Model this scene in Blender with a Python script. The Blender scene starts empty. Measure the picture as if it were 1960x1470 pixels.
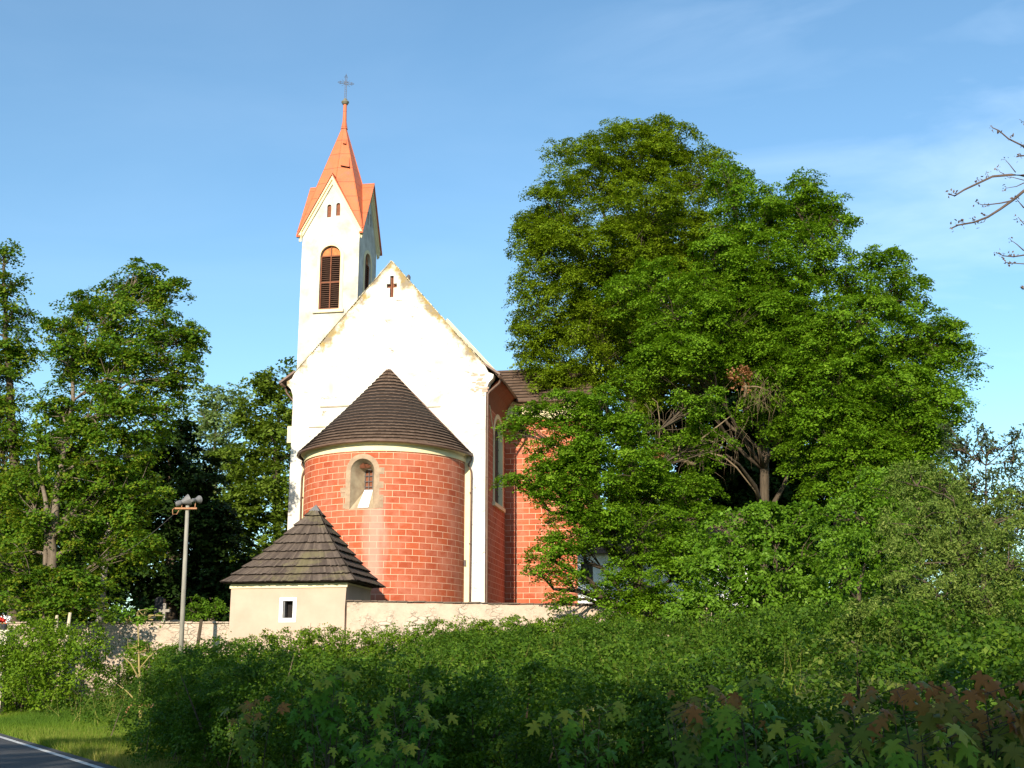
import bpy, math, random
import numpy as np
from mathutils import Vector, Matrix
from mathutils.geometry import tessellate_polygon

# ------------------------------------------------------------------ camera, sky, sun, exposure
scene = bpy.context.scene
COL = scene.collection
F = 2300.0
PITCH = math.atan(555 / F)
cam_data = bpy.data.cameras.new('camera')
cam_data.sensor_width = 36
cam_data.lens = 36 * F / 1960
cam_data.clip_end = 5000
cam = bpy.data.objects.new('camera', cam_data)
COL.objects.link(cam)
cam.location = (0, 0, 1.6)
cam.rotation_euler = (math.pi / 2 + PITCH, 0, 0)
scene.camera = cam

SUN_EL, SUN_B = math.radians(22), math.radians(15)      # sun behind the camera, to its left
world = bpy.data.worlds.new('World')
scene.world = world
world.use_nodes = True
wt = world.node_tree
for n in list(wt.nodes): wt.nodes.remove(n)
wo = wt.nodes.new('ShaderNodeOutputWorld'); bg = wt.nodes.new('ShaderNodeBackground')
sky = wt.nodes.new('ShaderNodeTexSky'); sky.sky_type = 'NISHITA'; sky.sun_disc = False
sky.sun_elevation = SUN_EL; sky.sun_rotation = math.pi + SUN_B
sky.air_density = 1.1; sky.dust_density = 0.2; sky.ozone_density = 1.6
tc = wt.nodes.new('ShaderNodeTexCoord'); mp = wt.nodes.new('ShaderNodeMapping')
mp.inputs['Scale'].default_value = (1.1, 1.0, 3.6); mp.inputs['Rotation'].default_value = (0.2, 0.45, 0.3)
nz = wt.nodes.new('ShaderNodeTexNoise'); nz.inputs['Scale'].default_value = 2.3; nz.inputs['Detail'].default_value = 7
nz.inputs['Roughness'].default_value = 0.55; nz.inputs['Distortion'].default_value = 0.7
cr = wt.nodes.new('ShaderNodeValToRGB'); cr.color_ramp.elements[0].position = 0.42; cr.color_ramp.elements[1].position = 0.78
cr.color_ramp.elements[0].color = (0, 0, 0, 1); cr.color_ramp.elements[1].color = (0.5, 0.5, 0.5, 1)
mxs = wt.nodes.new('ShaderNodeMix'); mxs.data_type = 'RGBA'; mxs.inputs['B'].default_value = (6.2, 7.6, 9.2, 1)
wt.links.new(tc.outputs['Generated'], mp.inputs['Vector']); wt.links.new(mp.outputs[0], nz.inputs['Vector'])
wt.links.new(nz.outputs['Fac'], cr.inputs[0]); sx_ = wt.nodes.new('ShaderNodeSeparateXYZ'); wt.links.new(tc.outputs['Generated'], sx_.inputs[0])
mk = wt.nodes.new('ShaderNodeMapRange'); mk.inputs[1].default_value = 0.02; mk.inputs[2].default_value = 0.36; mk.inputs[3].default_value = 0.10; mk.inputs[4].default_value = 1.1
wt.links.new(sx_.outputs[0], mk.inputs[0])
mm = wt.nodes.new('ShaderNodeMath'); mm.operation = 'MULTIPLY'; wt.links.new(cr.outputs[0], mm.inputs[0]); wt.links.new(mk.outputs[0], mm.inputs[1])
wt.links.new(mm.outputs[0], mxs.inputs['Factor'])
tn = wt.nodes.new('ShaderNodeMix'); tn.data_type = 'RGBA'; tn.blend_type = 'MULTIPLY'; tn.inputs['Factor'].default_value = 1
tn.inputs['B'].default_value = (0.79, 1.01, 1.08, 1)      # the photograph's cool white balance
wt.links.new(sky.outputs[0], tn.inputs['A']); wt.links.new(tn.outputs['Result'], mxs.inputs['A']); wt.links.new(mxs.outputs['Result'], bg.inputs['Color'])
bg.inputs['Strength'].default_value = 0.118
wt.links.new(bg.outputs[0], wo.inputs[0])
sl = bpy.data.lights.new('sun', 'SUN'); sl.energy = 5.0; sl.angle = math.radians(0.55); sl.color = (1.0, 0.88, 0.71)
so = bpy.data.objects.new('sun', sl); COL.objects.link(so)
sdir = Vector((-math.sin(SUN_B) * math.cos(SUN_EL), -math.cos(SUN_B) * math.cos(SUN_EL), math.sin(SUN_EL)))
so.rotation_euler = sdir.to_track_quat('Z', 'Y').to_euler(); so.location = (-20, -40, 30)
scene.view_settings.view_transform = 'Standard'; scene.view_settings.look = 'None'
scene.view_settings.exposure = 0.7; scene.view_settings.gamma = 1
scene.cycles.max_bounces = 6; scene.cycles.transparent_max_bounces = 4

# ------------------------------------------------------------------ photograph geometry (pixels of the 1960 x 1470 photo)
CT, ST = math.cos(PITCH), math.sin(PITCH)
def ray(u, v):
    a, b = u - 980, 735 - v
    return a, F * CT - b * ST, F * ST + b * CT
def at(u, v, Y):
    r = ray(u, v); k = Y / r[1]
    return Vector((r[0] * k, Y, 1.6 + r[2] * k))
AX = math.radians(10); CA, SA = math.cos(AX), math.sin(AX)
CH_O = Vector((-6.298, 62.0, 0))            # origin of the church frame
def plane(u, v, ly, O=CH_O):                # pixel -> frame coordinates on the plane local y = ly
    r = ray(u, v); k = (ly + O[0] * SA + O[1] * CA) / (r[0] * SA + r[1] * CA)
    x, y, z = r[0] * k, r[1] * k, 1.6 + r[2] * k
    return ((x - O[0]) * CA - (y - O[1]) * SA, ly, z)

# ------------------------------------------------------------------ materials
def new_mat(name, rough=0.9):
    m = bpy.data.materials.new(name); m.use_nodes = True
    b = m.node_tree.nodes['Principled BSDF']; b.inputs['Roughness'].default_value = rough
    b.inputs['Specular IOR Level'].default_value = 0.25
    return m, m.node_tree, b
def N(t, kind, **kw):
    n = t.nodes.new(kind)
    for k, v in kw.items():
        if k in n.inputs: n.inputs[k].default_value = v
        else: setattr(n, k, v)
    return n
def mixc(t, fac, a, b, blend='MIX'):
    n = t.nodes.new('ShaderNodeMix'); n.data_type = 'RGBA'; n.blend_type = blend
    for key, val in (('Factor', fac), ('A', a), ('B', b)):
        if isinstance(val, (int, float)): n.inputs[key].default_value = val
        elif isinstance(val, tuple): n.inputs[key].default_value = val if len(val) == 4 else (*val, 1)
        else: t.links.new(val, n.inputs[key])
    return n.outputs['Result']
def ramp(t, src, p0, p1, c0=(0, 0, 0, 1), c1=(1, 1, 1, 1)):
    n = t.nodes.new('ShaderNodeValToRGB'); e = n.color_ramp.elements
    e[0].position, e[1].position, e[0].color, e[1].color = p0, p1, c0, c1
    t.links.new(src, n.inputs[0]); return n.outputs[0]
def math_(t, op, a, b=0.0, c=0.0):
    n = t.nodes.new('ShaderNodeMath'); n.operation = op
    for i, val in enumerate((a, b, c)):
        if isinstance(val, (int, float)): n.inputs[i].default_value = val
        else: t.links.new(val, n.inputs[i])
    return n.outputs[0]
def coord(t, kind='Object', scale=(1, 1, 1)):
    c = t.nodes.new('ShaderNodeTexCoord'); m = t.nodes.new('ShaderNodeMapping'); m.inputs['Scale'].default_value = scale
    t.links.new(c.outputs[kind], m.inputs['Vector']); return m.outputs[0]
def noise(t, vec, scale, detail=5, rough=0.6, dist=0.0):
    n = N(t, 'ShaderNodeTexNoise', Scale=scale, Detail=detail, Roughness=rough, Distortion=dist)
    t.links.new(vec, n.inputs['Vector']); return n.outputs['Fac']
def bump(t, b, h, strength=0.4, dist=0.02):
    n = N(t, 'ShaderNodeBump', Strength=strength, Distance=dist)
    t.links.new(h, n.inputs['Height']); t.links.new(n.outputs[0], b.inputs['Normal'])
def simple(name, c1, c2=None, scale=3.0, rough=0.85, bs=0.3, stretch=(1, 1, 1), metal=0.0):
    m, t, b = new_mat(name, rough); v = coord(t, 'Object', stretch)
    f = noise(t, v, scale, 6)
    t.links.new(mixc(t, ramp(t, f, 0.35, 0.65), c1, c2 or tuple(x * 0.75 for x in c1)), b.inputs['Base Color'])
    b.inputs['Metallic'].default_value = metal
    bump(t, b, noise(t, v, scale * 5, 4), bs, 0.01)
    return m

def leaf_mat(name, c1, c2, c3, transl=0.36, rough=0.55):
    m = bpy.data.materials.new(name); m.use_nodes = True; t = m.node_tree
    b = t.nodes['Principled BSDF']; out = t.nodes['Material Output']
    a = t.nodes.new('ShaderNodeAttribute'); a.attribute_name = 'tint'
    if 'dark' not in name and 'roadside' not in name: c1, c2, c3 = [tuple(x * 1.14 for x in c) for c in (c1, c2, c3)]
    r = t.nodes.new('ShaderNodeValToRGB'); e = r.color_ramp.elements
    e[0].position, e[0].color = 0.0, (*c1, 1); e[1].position, e[1].color = 1.0, (*c3, 1)
    k = e.new(0.55); k.color = (*c2, 1)
    t.links.new(a.outputs['Fac'], r.inputs[0]); t.links.new(r.outputs[0], b.inputs['Base Color'])
    b.inputs['Roughness'].default_value = rough; b.inputs['Specular IOR Level'].default_value = 0.1
    tr = t.nodes.new('ShaderNodeBsdfTranslucent')
    t.links.new(mixc(t, 1.0, r.outputs[0], (1.3, 1.25, 0.5), 'MULTIPLY'), tr.inputs['Color'])
    mx = t.nodes.new('ShaderNodeMixShader'); mx.inputs[0].default_value = transl
    t.links.new(b.outputs[0], mx.inputs[1]); t.links.new(tr.outputs[0], mx.inputs[2]); t.links.new(mx.outputs[0], out.inputs[0])
    return m

def plaster_gable():
    m, t, b = new_mat('old_white_plaster', 0.95)
    v = coord(t); sep = N(t, 'ShaderNodeSeparateXYZ'); t.links.new(v, sep.inputs[0])
    ax = math_(t, 'ABSOLUTE', math_(t, 'ADD', sep.outputs[0], 0.27))
    d = math_(t, 'SUBTRACT', math_(t, 'SUBTRACT', 23.45, math_(t, 'MULTIPLY', ax, 1.155)), sep.outputs[2])   # metres below the rake edge
    n1 = noise(t, v, 0.9, 6, 0.65); n2 = noise(t, v, 3.0, 7, 0.7)
    edge = math_(t, 'SUBTRACT', math_(t, 'MULTIPLY', n1, 5.0), math_(t, 'MULTIPLY', d, 0.95))
    em = ramp(t, math_(t, 'ADD', edge, math_(t, 'MULTIPLY', n2, 0.8)), 1.55, 2.35) if False else None
    val = math_(t, 'ADD', edge, math_(t, 'MULTIPLY', n2, 1.2))
    mr = N(t, 'ShaderNodeMapRange'); mr.inputs[1].default_value = 2.35; mr.inputs[2].default_value = 3.1
    t.links.new(val, mr.inputs[0])
    stain = mixc(t, ramp(t, noise(t, v, 2.2, 5), 0.42, 0.6), (0.22, 0.17, 0.11), (0.30, 0.20, 0.035))
    base = mixc(t, ramp(t, n1, 0.3, 0.7), (0.72, 0.70, 0.65), (0.60, 0.57, 0.50))
    yel = ramp(t, noise(t, coord(t, 'Object', (1, 1, 0.6)), 0.42, 3), 0.60, 0.72)
    base = mixc(t, math_(t, 'MULTIPLY', yel, 0.55), base, (0.50, 0.45, 0.15))
    pt = ramp(t, noise(t, coord(t, 'Object', (1, 1, 1.3)), 0.7, 7, 0.72, 0.4), 0.50, 0.66)
    rt = N(t, 'ShaderNodeMapRange'); rt.inputs[1].default_value = -2.0; rt.inputs[2].default_value = 2.5; rt.inputs[3].default_value = .35
    t.links.new(sep.outputs[0], rt.inputs[0])
    base = mixc(t, math_(t, 'MULTIPLY', math_(t, 'MULTIPLY', pt, 0.85), rt.outputs[0]), base, (0.37, 0.33, 0.25))
    # flaked spots with bare render, kept to the right half of the gable
    fl = ramp(t, noise(t, coord(t, 'Object', (1, 1, 2.4)), 1.5, 8, 0.75, 0.5), 0.60, 0.63)
    base = mixc(t, math_(t, 'MULTIPLY', fl, 0.85), base, (0.20, 0.17, 0.13))
    t.links.new(mixc(t, math_(t, 'MULTIPLY', mr.outputs[0], 0.92), base, stain), b.inputs['Base Color'])
    bump(t, b, n2, 0.5, 0.03)
    return m

def painted_brick():
    m, t, b = new_mat('red_painted_ashlar', 0.8)
    c = t.nodes.new('ShaderNodeTexCoord'); uv = c.outputs['UV']
    br = N(t, 'ShaderNodeTexBrick', Scale=1.0); t.links.new(uv, br.inputs['Vector'])
    br.inputs['Brick Width'].default_value = 0.70; br.inputs['Row Height'].default_value = 0.311
    br.inputs['Mortar Size'].default_value = 0.012; br.inputs['Mortar Smooth'].default_value = 0.2; br.inputs['Bias'].default_value = 0
    br.inputs['Color1'].default_value = (0.32, 0.060, 0.023, 1); br.inputs['Color2'].default_value = (0.44, 0.092, 0.033, 1)
    br.inputs['Mortar'].default_value = (0.74, 0.53, 0.36, 1)
    n1 = noise(t, uv, 0.8, 7, 0.7); n2 = noise(t, uv, 5.0, 6, 0.7)
    col = mixc(t, ramp(t, n2, 0.4, 0.75), br.outputs['Color'], mixc(t, 0.25, br.outputs['Color'], (0.50, 0.15, 0.09)))
    col = mixc(t, math_(t, 'MULTIPLY', ramp(t, n1, 0.42, 0.64), 0.65), col, (0.50, 0.19, 0.12))
    # pale run-off streak below the window and a faded band at the foot
    sep = N(t, 'ShaderNodeSeparateXYZ'); t.links.new(uv, sep.inputs[0])
    du = math_(t, 'ABSOLUTE', math_(t, 'SUBTRACT', sep.outputs[0], 101.05))
    st = math_(t, 'SUBTRACT', 1.0, math_(t, 'DIVIDE', du, 0.75))
    zz = N(t, 'ShaderNodeMapRange'); zz.inputs[1].default_value = 11.4; zz.inputs[2].default_value = 9.2
    t.links.new(sep.outputs[1], zz.inputs[0])
    zz2 = N(t, 'ShaderNodeMapRange'); zz2.inputs[1].default_value = 4.6; zz2.inputs[2].default_value = 6.6
    t.links.new(sep.outputs[1], zz2.inputs[0])
    sv = coord(t, 'UV', (1, 0.22, 1))
    s = math_(t, 'MULTIPLY', math_(t, 'MULTIPLY', zz.outputs[0], zz2.outputs[0]), math_(t, 'ADD', st, math_(t, 'MULTIPLY', math_(t, 'SUBTRACT', noise(t, sv, 1.6, 6), 0.5), 1.6)))
    sm = N(t, 'ShaderNodeMapRange'); sm.inputs[1].default_value = 0.1; sm.inputs[2].default_value = 0.75
    t.links.new(s, sm.inputs[0])
    col = mixc(t, math_(t, 'MULTIPLY', sm.outputs[0], 0.6), col, (0.60, 0.33, 0.26))
    t.links.new(col, b.inputs['Base Color'])
    bump(t, b, n2, 0.25, 0.01)
    return m

def rubble(name, plaster_amount, base=(0.50, 0.39, 0.30)):
    m, t, b = new_mat(name, 0.95)
    v = coord(t, 'Object', (1, 1, 1.9)); dv = N(t, 'ShaderNodeVectorMath', operation='ADD')
    nn = N(t, 'ShaderNodeTexNoise', Scale=2.5, Detail=4); t.links.new(v, nn.inputs['Vector'])
    sc = N(t, 'ShaderNodeVectorMath', operation='SCALE'); sc.inputs['Scale'].default_value = 0.35
    t.links.new(nn.outputs['Color'], sc.inputs[0]); t.links.new(v, dv.inputs[0]); t.links.new(sc.outputs[0], dv.inputs[1])
    vo = N(t, 'ShaderNodeTexVoronoi', feature='DISTANCE_TO_EDGE', Scale=3.2); t.links.new(dv.outputs[0], vo.inputs['Vector'])
    vc = N(t, 'ShaderNodeTexVoronoi', Scale=3.2); t.links.new(dv.outputs[0], vc.inputs['Vector'])
    vbw = N(t, 'ShaderNodeRGBToBW'); t.links.new(vc.outputs['Color'], vbw.inputs[0])
    stone = mixc(t, vbw.outputs[0], (0.42, 0.34, 0.26), (0.53, 0.44, 0.35))
    joint = ramp(t, vo.outputs['Distance'], 0.0, 0.05)
    stone = mixc(t, joint, (0.33, 0.26, 0.19), stone)
    n1 = noise(t, coord(t), 0.75, 6, 0.65)
    mask = ramp(t, n1, plaster_amount - 0.05, plaster_amount + 0.05)
    pl = mixc(t, ramp(t, noise(t, coord(t), 3.5, 6), 0.35, 0.7), base, tuple(x * 0.82 for x in base))
    t.links.new(mixc(t, mask, pl, stone), b.inputs['Base Color'])
    h = math_(t, 'MULTIPLY', joint, mask)
    bump(t, b, math_(t, 'ADD', h, math_(t, 'MULTIPLY', noise(t, coord(t), 9, 5), 0.35)), 0.9, 0.05)
    return m

def wood_shingle(name, c1, c2, moss=None):
    m, t, b = new_mat(name, 0.9)
    a = t.nodes.new('ShaderNodeAttribute'); a.attribute_name = 'tint'
    v = coord(t, 'Object', (6, 6, 0.9))
    col = mixc(t, a.outputs['Fac'], c1, c2)
    col = mixc(t, ramp(t, noise(t, v, 2.0, 6, 0.7), 0.35, 0.7), mixc(t, 0.45, col, tuple(x * 0.45 for x in c1)), col)
    if moss:
        col = mixc(t, math_(t, 'MULTIPLY', ramp(t, noise(t, coord(t), 0.7, 6, 0.7), 0.52, 0.62), 0.55), col, moss)
    t.links.new(col, b.inputs['Base Color'])
    bump(t, b, noise(t, v, 5, 5), 0.5, 0.015)
    return m

def sheet_metal():
    m, t, b = new_mat('red_painted_sheet_roof', 0.55)
    v = coord(t)
    col = mixc(t, ramp(t, noise(t, v, 1.0, 6), 0.35, 0.7), (0.60, 0.16, 0.065), (0.50, 0.125, 0.055))
    col = mixc(t, ramp(t, noise(t, v, 3.0, 8, 0.75), 0.52, 0.68), col, (0.36, 0.14, 0.09))
    sep = N(t, 'ShaderNodeSeparateXYZ'); t.links.new(v, sep.inputs[0])
    fr = math_(t, 'FRACT', math_(t, 'MULTIPLY', sep.outputs[2], 0.93))
    seam = math_(t, 'LESS_THAN', fr, 0.035)
    t.links.new(mixc(t, math_(t, 'MULTIPLY', seam, 0.75), col, (0.25, 0.07, 0.04)), b.inputs['Base Color'])
    bump(t, b, seam, 0.6, 0.02)
    return m

M = {}
M['gable'] = plaster_gable()
M['white'] = simple('white_limewash', (0.80, 0.78, 0.72), (0.72, 0.69, 0.61), 1.3)
M['tower_white'] = simple('tower_limewash', (0.64, 0.62, 0.57), (0.36, 0.34, 0.30), 0.8)
M['cream'] = simple('cream_plaster', (0.76, 0.66, 0.42), (0.70, 0.60, 0.37), 1.5)
M['brick'] = painted_brick()
M['tan'] = simple('tan_sandstone', (0.40, 0.29, 0.195), (0.28, 0.195, 0.13), 3.2, bs=0.6)
M['niche'] = simple('niche_plaster', (0.42, 0.34, 0.23), (0.27, 0.20, 0.13), 1.8, bs=0.6)
M['shingle'] = wood_shingle('brown_wood_shingles', (0.11, 0.068, 0.045), (0.17, 0.112, 0.078))
M['shed_shingle'] = wood_shingle('grey_board_roof', (0.070, 0.052, 0.042), (0.15, 0.115, 0.090), (0.17, 0.15, 0.07))
M['wood'] = simple('old_brown_wood', (0.23, 0.085, 0.045), (0.15, 0.055, 0.03), 4, stretch=(1, 1, 4))
M['louvre'] = simple('dark_louvre_wood', (0.085, 0.045, 0.03), (0.06, 0.03, 0.02), 5)
M['soffit'] = simple('red_brown_soffit', (0.26, 0.09, 0.045), (0.18, 0.06, 0.03), 2, stretch=(1, 6, 1))
M['orange_wood'] = simple('orange_wood_panel', (0.50, 0.20, 0.07), (0.38, 0.13, 0.05), 5)
M['gutter'] = simple('brown_gutter_metal', (0.15, 0.09, 0.065), (0.11, 0.07, 0.05), 5, rough=0.5)
M['roofmetal'] = sheet_metal()
M['iron'] = simple('wrought_iron', (0.07, 0.065, 0.07), (0.13, 0.11, 0.10), 6, rough=0.6)
M['bronze'] = simple('weathered_bronze', (0.22, 0.20, 0.14), (0.13, 0.12, 0.09), 5, rough=0.5)
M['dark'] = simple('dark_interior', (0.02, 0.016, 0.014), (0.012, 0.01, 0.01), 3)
M['rubble'] = rubble('rubble_and_plaster_wall', 0.56)
M['rubble_l'] = rubble('rubble_yard_wall', 0.52)
M['shedwall'] = simple('beige_render', (0.50, 0.375, 0.29), (0.43, 0.32, 0.245), 0.8, bs=0.35)
M['verge'] = simple('grey_brown_verge', (0.24, 0.17, 0.14), (0.17, 0.12, 0.1), 4)
M['butt'] = simple('shade_dark_board_ends', (0.022, 0.016, 0.013), (0.03, 0.022, 0.018), 5)  # near-black board ends and undersides: painted shade line under each shingle course
M['slate'] = simple('dark_coping', (0.10, 0.075, 0.06), (0.16, 0.12, 0.09), 4)
M['framewhite'] = simple('white_window_surround', (0.86, 0.86, 0.86), (0.80, 0.80, 0.80), 4)
M['pole'] = simple('concrete_pole', (0.31, 0.29, 0.24), (0.21, 0.20, 0.17), 3, stretch=(2, 2, 0.5))
M['grey'] = simple('grey_speaker_paint', (0.17, 0.165, 0.165), (0.12, 0.12, 0.12), 5, rough=0.5)
M['rust'] = simple('rusty_steel', (0.40, 0.20, 0.10), (0.27, 0.13, 0.07), 8)
M['granite'] = simple('black_granite', (0.03, 0.03, 0.035), (0.06, 0.06, 0.07), 12, rough=0.25)
M['stone'] = simple('grey_gravestone', (0.33, 0.30, 0.25), (0.22, 0.2, 0.17), 4)
M['bark'] = simple('brown_bark', (0.055, 0.042, 0.028), (0.10, 0.075, 0.05), 3, bs=0.9, stretch=(3, 3, 0.6))
M['bark_pale'] = simple('pale_grey_bark', (0.19, 0.15, 0.11), (0.11, 0.085, 0.06), 3, bs=0.8, stretch=(3, 3, 0.6))
M['deadwood'] = simple('bare_dead_wood', (0.20, 0.145, 0.085), (0.13, 0.095, 0.055), 5)
M['stake'] = simple('yellowish_stem', (0.34, 0.27, 0.10), (0.25, 0.19, 0.08), 4)
M['red'] = simple('red_petals', (0.62, 0.03, 0.02), (0.5, 0.05, 0.03), 9)
M['slope_glass'] = simple('dark_window_glass', (0.05, 0.045, 0.03), (0.035, 0.03, 0.02), 2, rough=0.45)

M['L_linden'] = leaf_mat('linden_leaves', (0.075, 0.125, 0.006), (0.13, 0.2, 0.008), (0.19, 0.25, 0.014))
M['L_maple'] = leaf_mat('maple_tree_leaves', (0.055, 0.125, 0.006), (0.105, 0.205, 0.009), (0.165, 0.265, 0.018))
M['L_left'] = leaf_mat('spring_maple_leaves', (0.045, 0.105, 0.010), (0.09, 0.175, 0.011), (0.20, 0.22, 0.02))
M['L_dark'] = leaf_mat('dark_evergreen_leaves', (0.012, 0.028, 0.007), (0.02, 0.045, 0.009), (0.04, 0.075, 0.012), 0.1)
M['L_far'] = leaf_mat('distant_tree_leaves', (0.06, 0.105, 0.012), (0.1, 0.155, 0.014), (0.15, 0.2, 0.03))
M['L_pale'] = leaf_mat('pale_distant_leaves', (0.11, 0.17, 0.06), (0.16, 0.23, 0.08), (0.2, 0.26, 0.1))
M['L_shrub'] = leaf_mat('broad_shrub_leaves', (0.05, 0.12, 0.007), (0.095, 0.19, 0.011), (0.17, 0.29, 0.04), rough=0.4)
M['L_willow'] = leaf_mat('grey_green_leaves', (0.055, 0.10, 0.014), (0.10, 0.155, 0.024), (0.20, 0.245, 0.06), 0.25)
M['L_blue'] = leaf_mat('dull_dark_leaves', (0.03, 0.05, 0.022), (0.05, 0.075, 0.03), (0.08, 0.10, 0.04), 0.2)
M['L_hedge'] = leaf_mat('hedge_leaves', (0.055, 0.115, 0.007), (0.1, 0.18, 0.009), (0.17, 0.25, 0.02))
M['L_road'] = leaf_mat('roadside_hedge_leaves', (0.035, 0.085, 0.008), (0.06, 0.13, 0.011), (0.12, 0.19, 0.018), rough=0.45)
M['L_under'] = leaf_mat('nettle_leaves', (0.035, 0.08, 0.009), (0.065, 0.125, 0.014), (0.15, 0.18, 0.035))
M['L_scrub'] = leaf_mat('scrub_leaves', (0.028, 0.07, 0.007), (0.06, 0.125, 0.010), (0.12, 0.19, 0.02))
M['L_mg'] = leaf_mat('green_maple_leaves', (0.06, 0.15, 0.012), (0.13, 0.24, 0.02), (0.26, 0.27, 0.035), rough=0.42)
M['L_mb'] = leaf_mat('bronze_maple_leaves', (0.09, 0.15, 0.02), (0.20, 0.16, 0.035), (0.28, 0.115, 0.035), rough=0.42)
M['L_brown'] = leaf_mat('withered_leaves', (0.22, 0.10, 0.05), (0.30, 0.14, 0.07), (0.36, 0.2, 0.1))
M['L_grass'] = leaf_mat('grass_blades', (0.045, 0.10, 0.01), (0.10, 0.165, 0.014), (0.27, 0.235, 0.07))

# ------------------------------------------------------------------ object helpers
def tag(o, label=None, cat=None, group=None, kind=None):
    if label: o['label'] = label
    if cat: o['category'] = cat
    if group: o['group'] = group
    if kind: o['kind'] = kind
    return o
def empty(name, loc=(0, 0, 0), rz=0.0):
    o = bpy.data.objects.new(name, None); COL.objects.link(o); o.location = loc; o.rotation_euler = (0, 0, rz)
    o.empty_display_size = 0.3
    return o

class MB:
    """collects shapes and links them as one mesh"""
    def __init__(s): s.v = []; s.f = []; s.uv = []; s.mi = []; s.t = []
    def face(s, pts, uvs=None, mi=0, tint=0.5):
        i = len(s.v); s.v += [tuple(p) for p in pts]; s.f.append(tuple(range(i, i + len(pts))))
        s.uv += list(uvs) if uvs else [(0, 0)] * len(pts); s.mi.append(mi); s.t.append(tint)
    def box(s, a, b, mi=0, M_=None):
        x0, y0, z0 = a; x1, y1, z1 = b
        p = [Vector(q) for q in ((x0,y0,z0),(x1,y0,z0),(x1,y1,z0),(x0,y1,z0),(x0,y0,z1),(x1,y0,z1),(x1,y1,z1),(x0,y1,z1))]
        if M_: p = [M_ @ q for q in p]
        for f in ((0,3,2,1),(4,5,6,7),(0,1,5,4),(1,2,6,5),(2,3,7,6),(3,0,4,7)): s.face([p[k] for k in f], None, mi)
    def tube(s, pts, radii, n=8, mi=0, cap=True):
        pts = [Vector(p) for p in pts]
        if isinstance(radii, (int, float)): radii = [radii] * len(pts)
        rings = []; ref = None
        for i, p in enumerate(pts):
            d = (pts[min(i + 1, len(pts) - 1)] - pts[max(i - 1, 0)])
            if d.length < 1e-9: d = Vector((0, 0, 1))
            d.normalize()
            if ref is None: ref = Vector((1, 0, 0)) if abs(d.x) < 0.8 else Vector((0, 1, 0))
            a = d.cross(ref).normalized(); b = d.cross(a); ref = -b if False else ref
            rings.append([p + (a * math.cos(2*math.pi*k/n) + b * math.sin(2*math.pi*k/n)) * radii[i] for k in range(n)])
        base = len(s.v)
        for r in rings: s.v += [tuple(q) for q in r]
        for i in range(len(rings) - 1):
            for k in range(n):
                a0 = base + i*n + k; a1 = base + i*n + (k+1) % n
                s.f.append((a0, a1, a1 + n, a0 + n)); s.uv += [(0, 0)] * 4; s.mi.append(mi); s.t.append(0.5)
        if cap:
            for r, rev in ((0, True), (len(rings) - 1, False)):
                q = [base + r*n + k for k in range(n)]
                s.f.append(tuple(reversed(q) if rev else q)); s.uv += [(0, 0)] * n; s.mi.append(mi); s.t.append(0.5)
    def lathe(s, prof, c, n=16, mi=0):
        for i in range(len(prof) - 1):
            (r0, z0), (r1, z1) = prof[i], prof[i + 1]
            for k in range(n):
                a, b = 2*math.pi*k/n, 2*math.pi*(k+1)/n
                q = [(c[0]+r0*math.cos(a), c[1]+r0*math.sin(a), c[2]+z0), (c[0]+r0*math.cos(b), c[1]+r0*math.sin(b), c[2]+z0),
                     (c[0]+r1*math.cos(b), c[1]+r1*math.sin(b), c[2]+z1), (c[0]+r1*math.cos(a), c[1]+r1*math.sin(a), c[2]+z1)]
                s.face(q, None, mi)
    def poly(s, outer, holes, fn, mi=0, uvf=None):
        """outer outline with holes in 2D, mapped by fn(x, z)"""
        loops = [[Vector((p[0], p[1], 0)) for p in l] for l in [outer] + list(holes)]
        flat = [p for l in loops for p in l]
        for tri in tessellate_polygon(loops):
            q = [flat[k] for k in tri]
            s.face([fn(p.x, p.y) for p in q], [uvf(p.x, p.y) if uvf else (p.x, p.y) for p in q], mi)
    def prism(s, outline, fn, d0, d1, mi=0):
        """2D outline extruded; fn(x, z, d)"""
        n = len(outline)
        s.poly(outline, [], lambda x, z: fn(x, z, d0), mi); s.poly(outline, [], lambda x, z: fn(x, z, d1), mi)
        for i in range(n):
            a, b = outline[i], outline[(i + 1) % n]
            s.face([fn(*a, d0), fn(*b, d0), fn(*b, d1), fn(*a, d1)], None, mi)
    def build(s, name, mats, parent=None, smooth=False):
        me = bpy.data.meshes.new(name); me.from_pydata(s.v, [], s.f)
        ul = me.uv_layers.new(name='UVMap'); ul.data.foreach_set('uv', np.array(s.uv, dtype=np.float32).ravel())
        at_ = me.attributes.new('tint', 'FLOAT', 'FACE'); at_.data.foreach_set('value', np.array(s.t, dtype=np.float32))
        for m in (mats if isinstance(mats, (list, tuple)) else [mats]): me.materials.append(m)
        me.polygons.foreach_set('material_index', np.array(s.mi, dtype=np.int32))
        if smooth: me.polygons.foreach_set('use_smooth', np.ones(len(s.f), dtype=bool))
        me.update()
        o = bpy.data.objects.new(name, me); COL.objects.link(o)
        if parent: o.parent = parent
        return o

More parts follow.
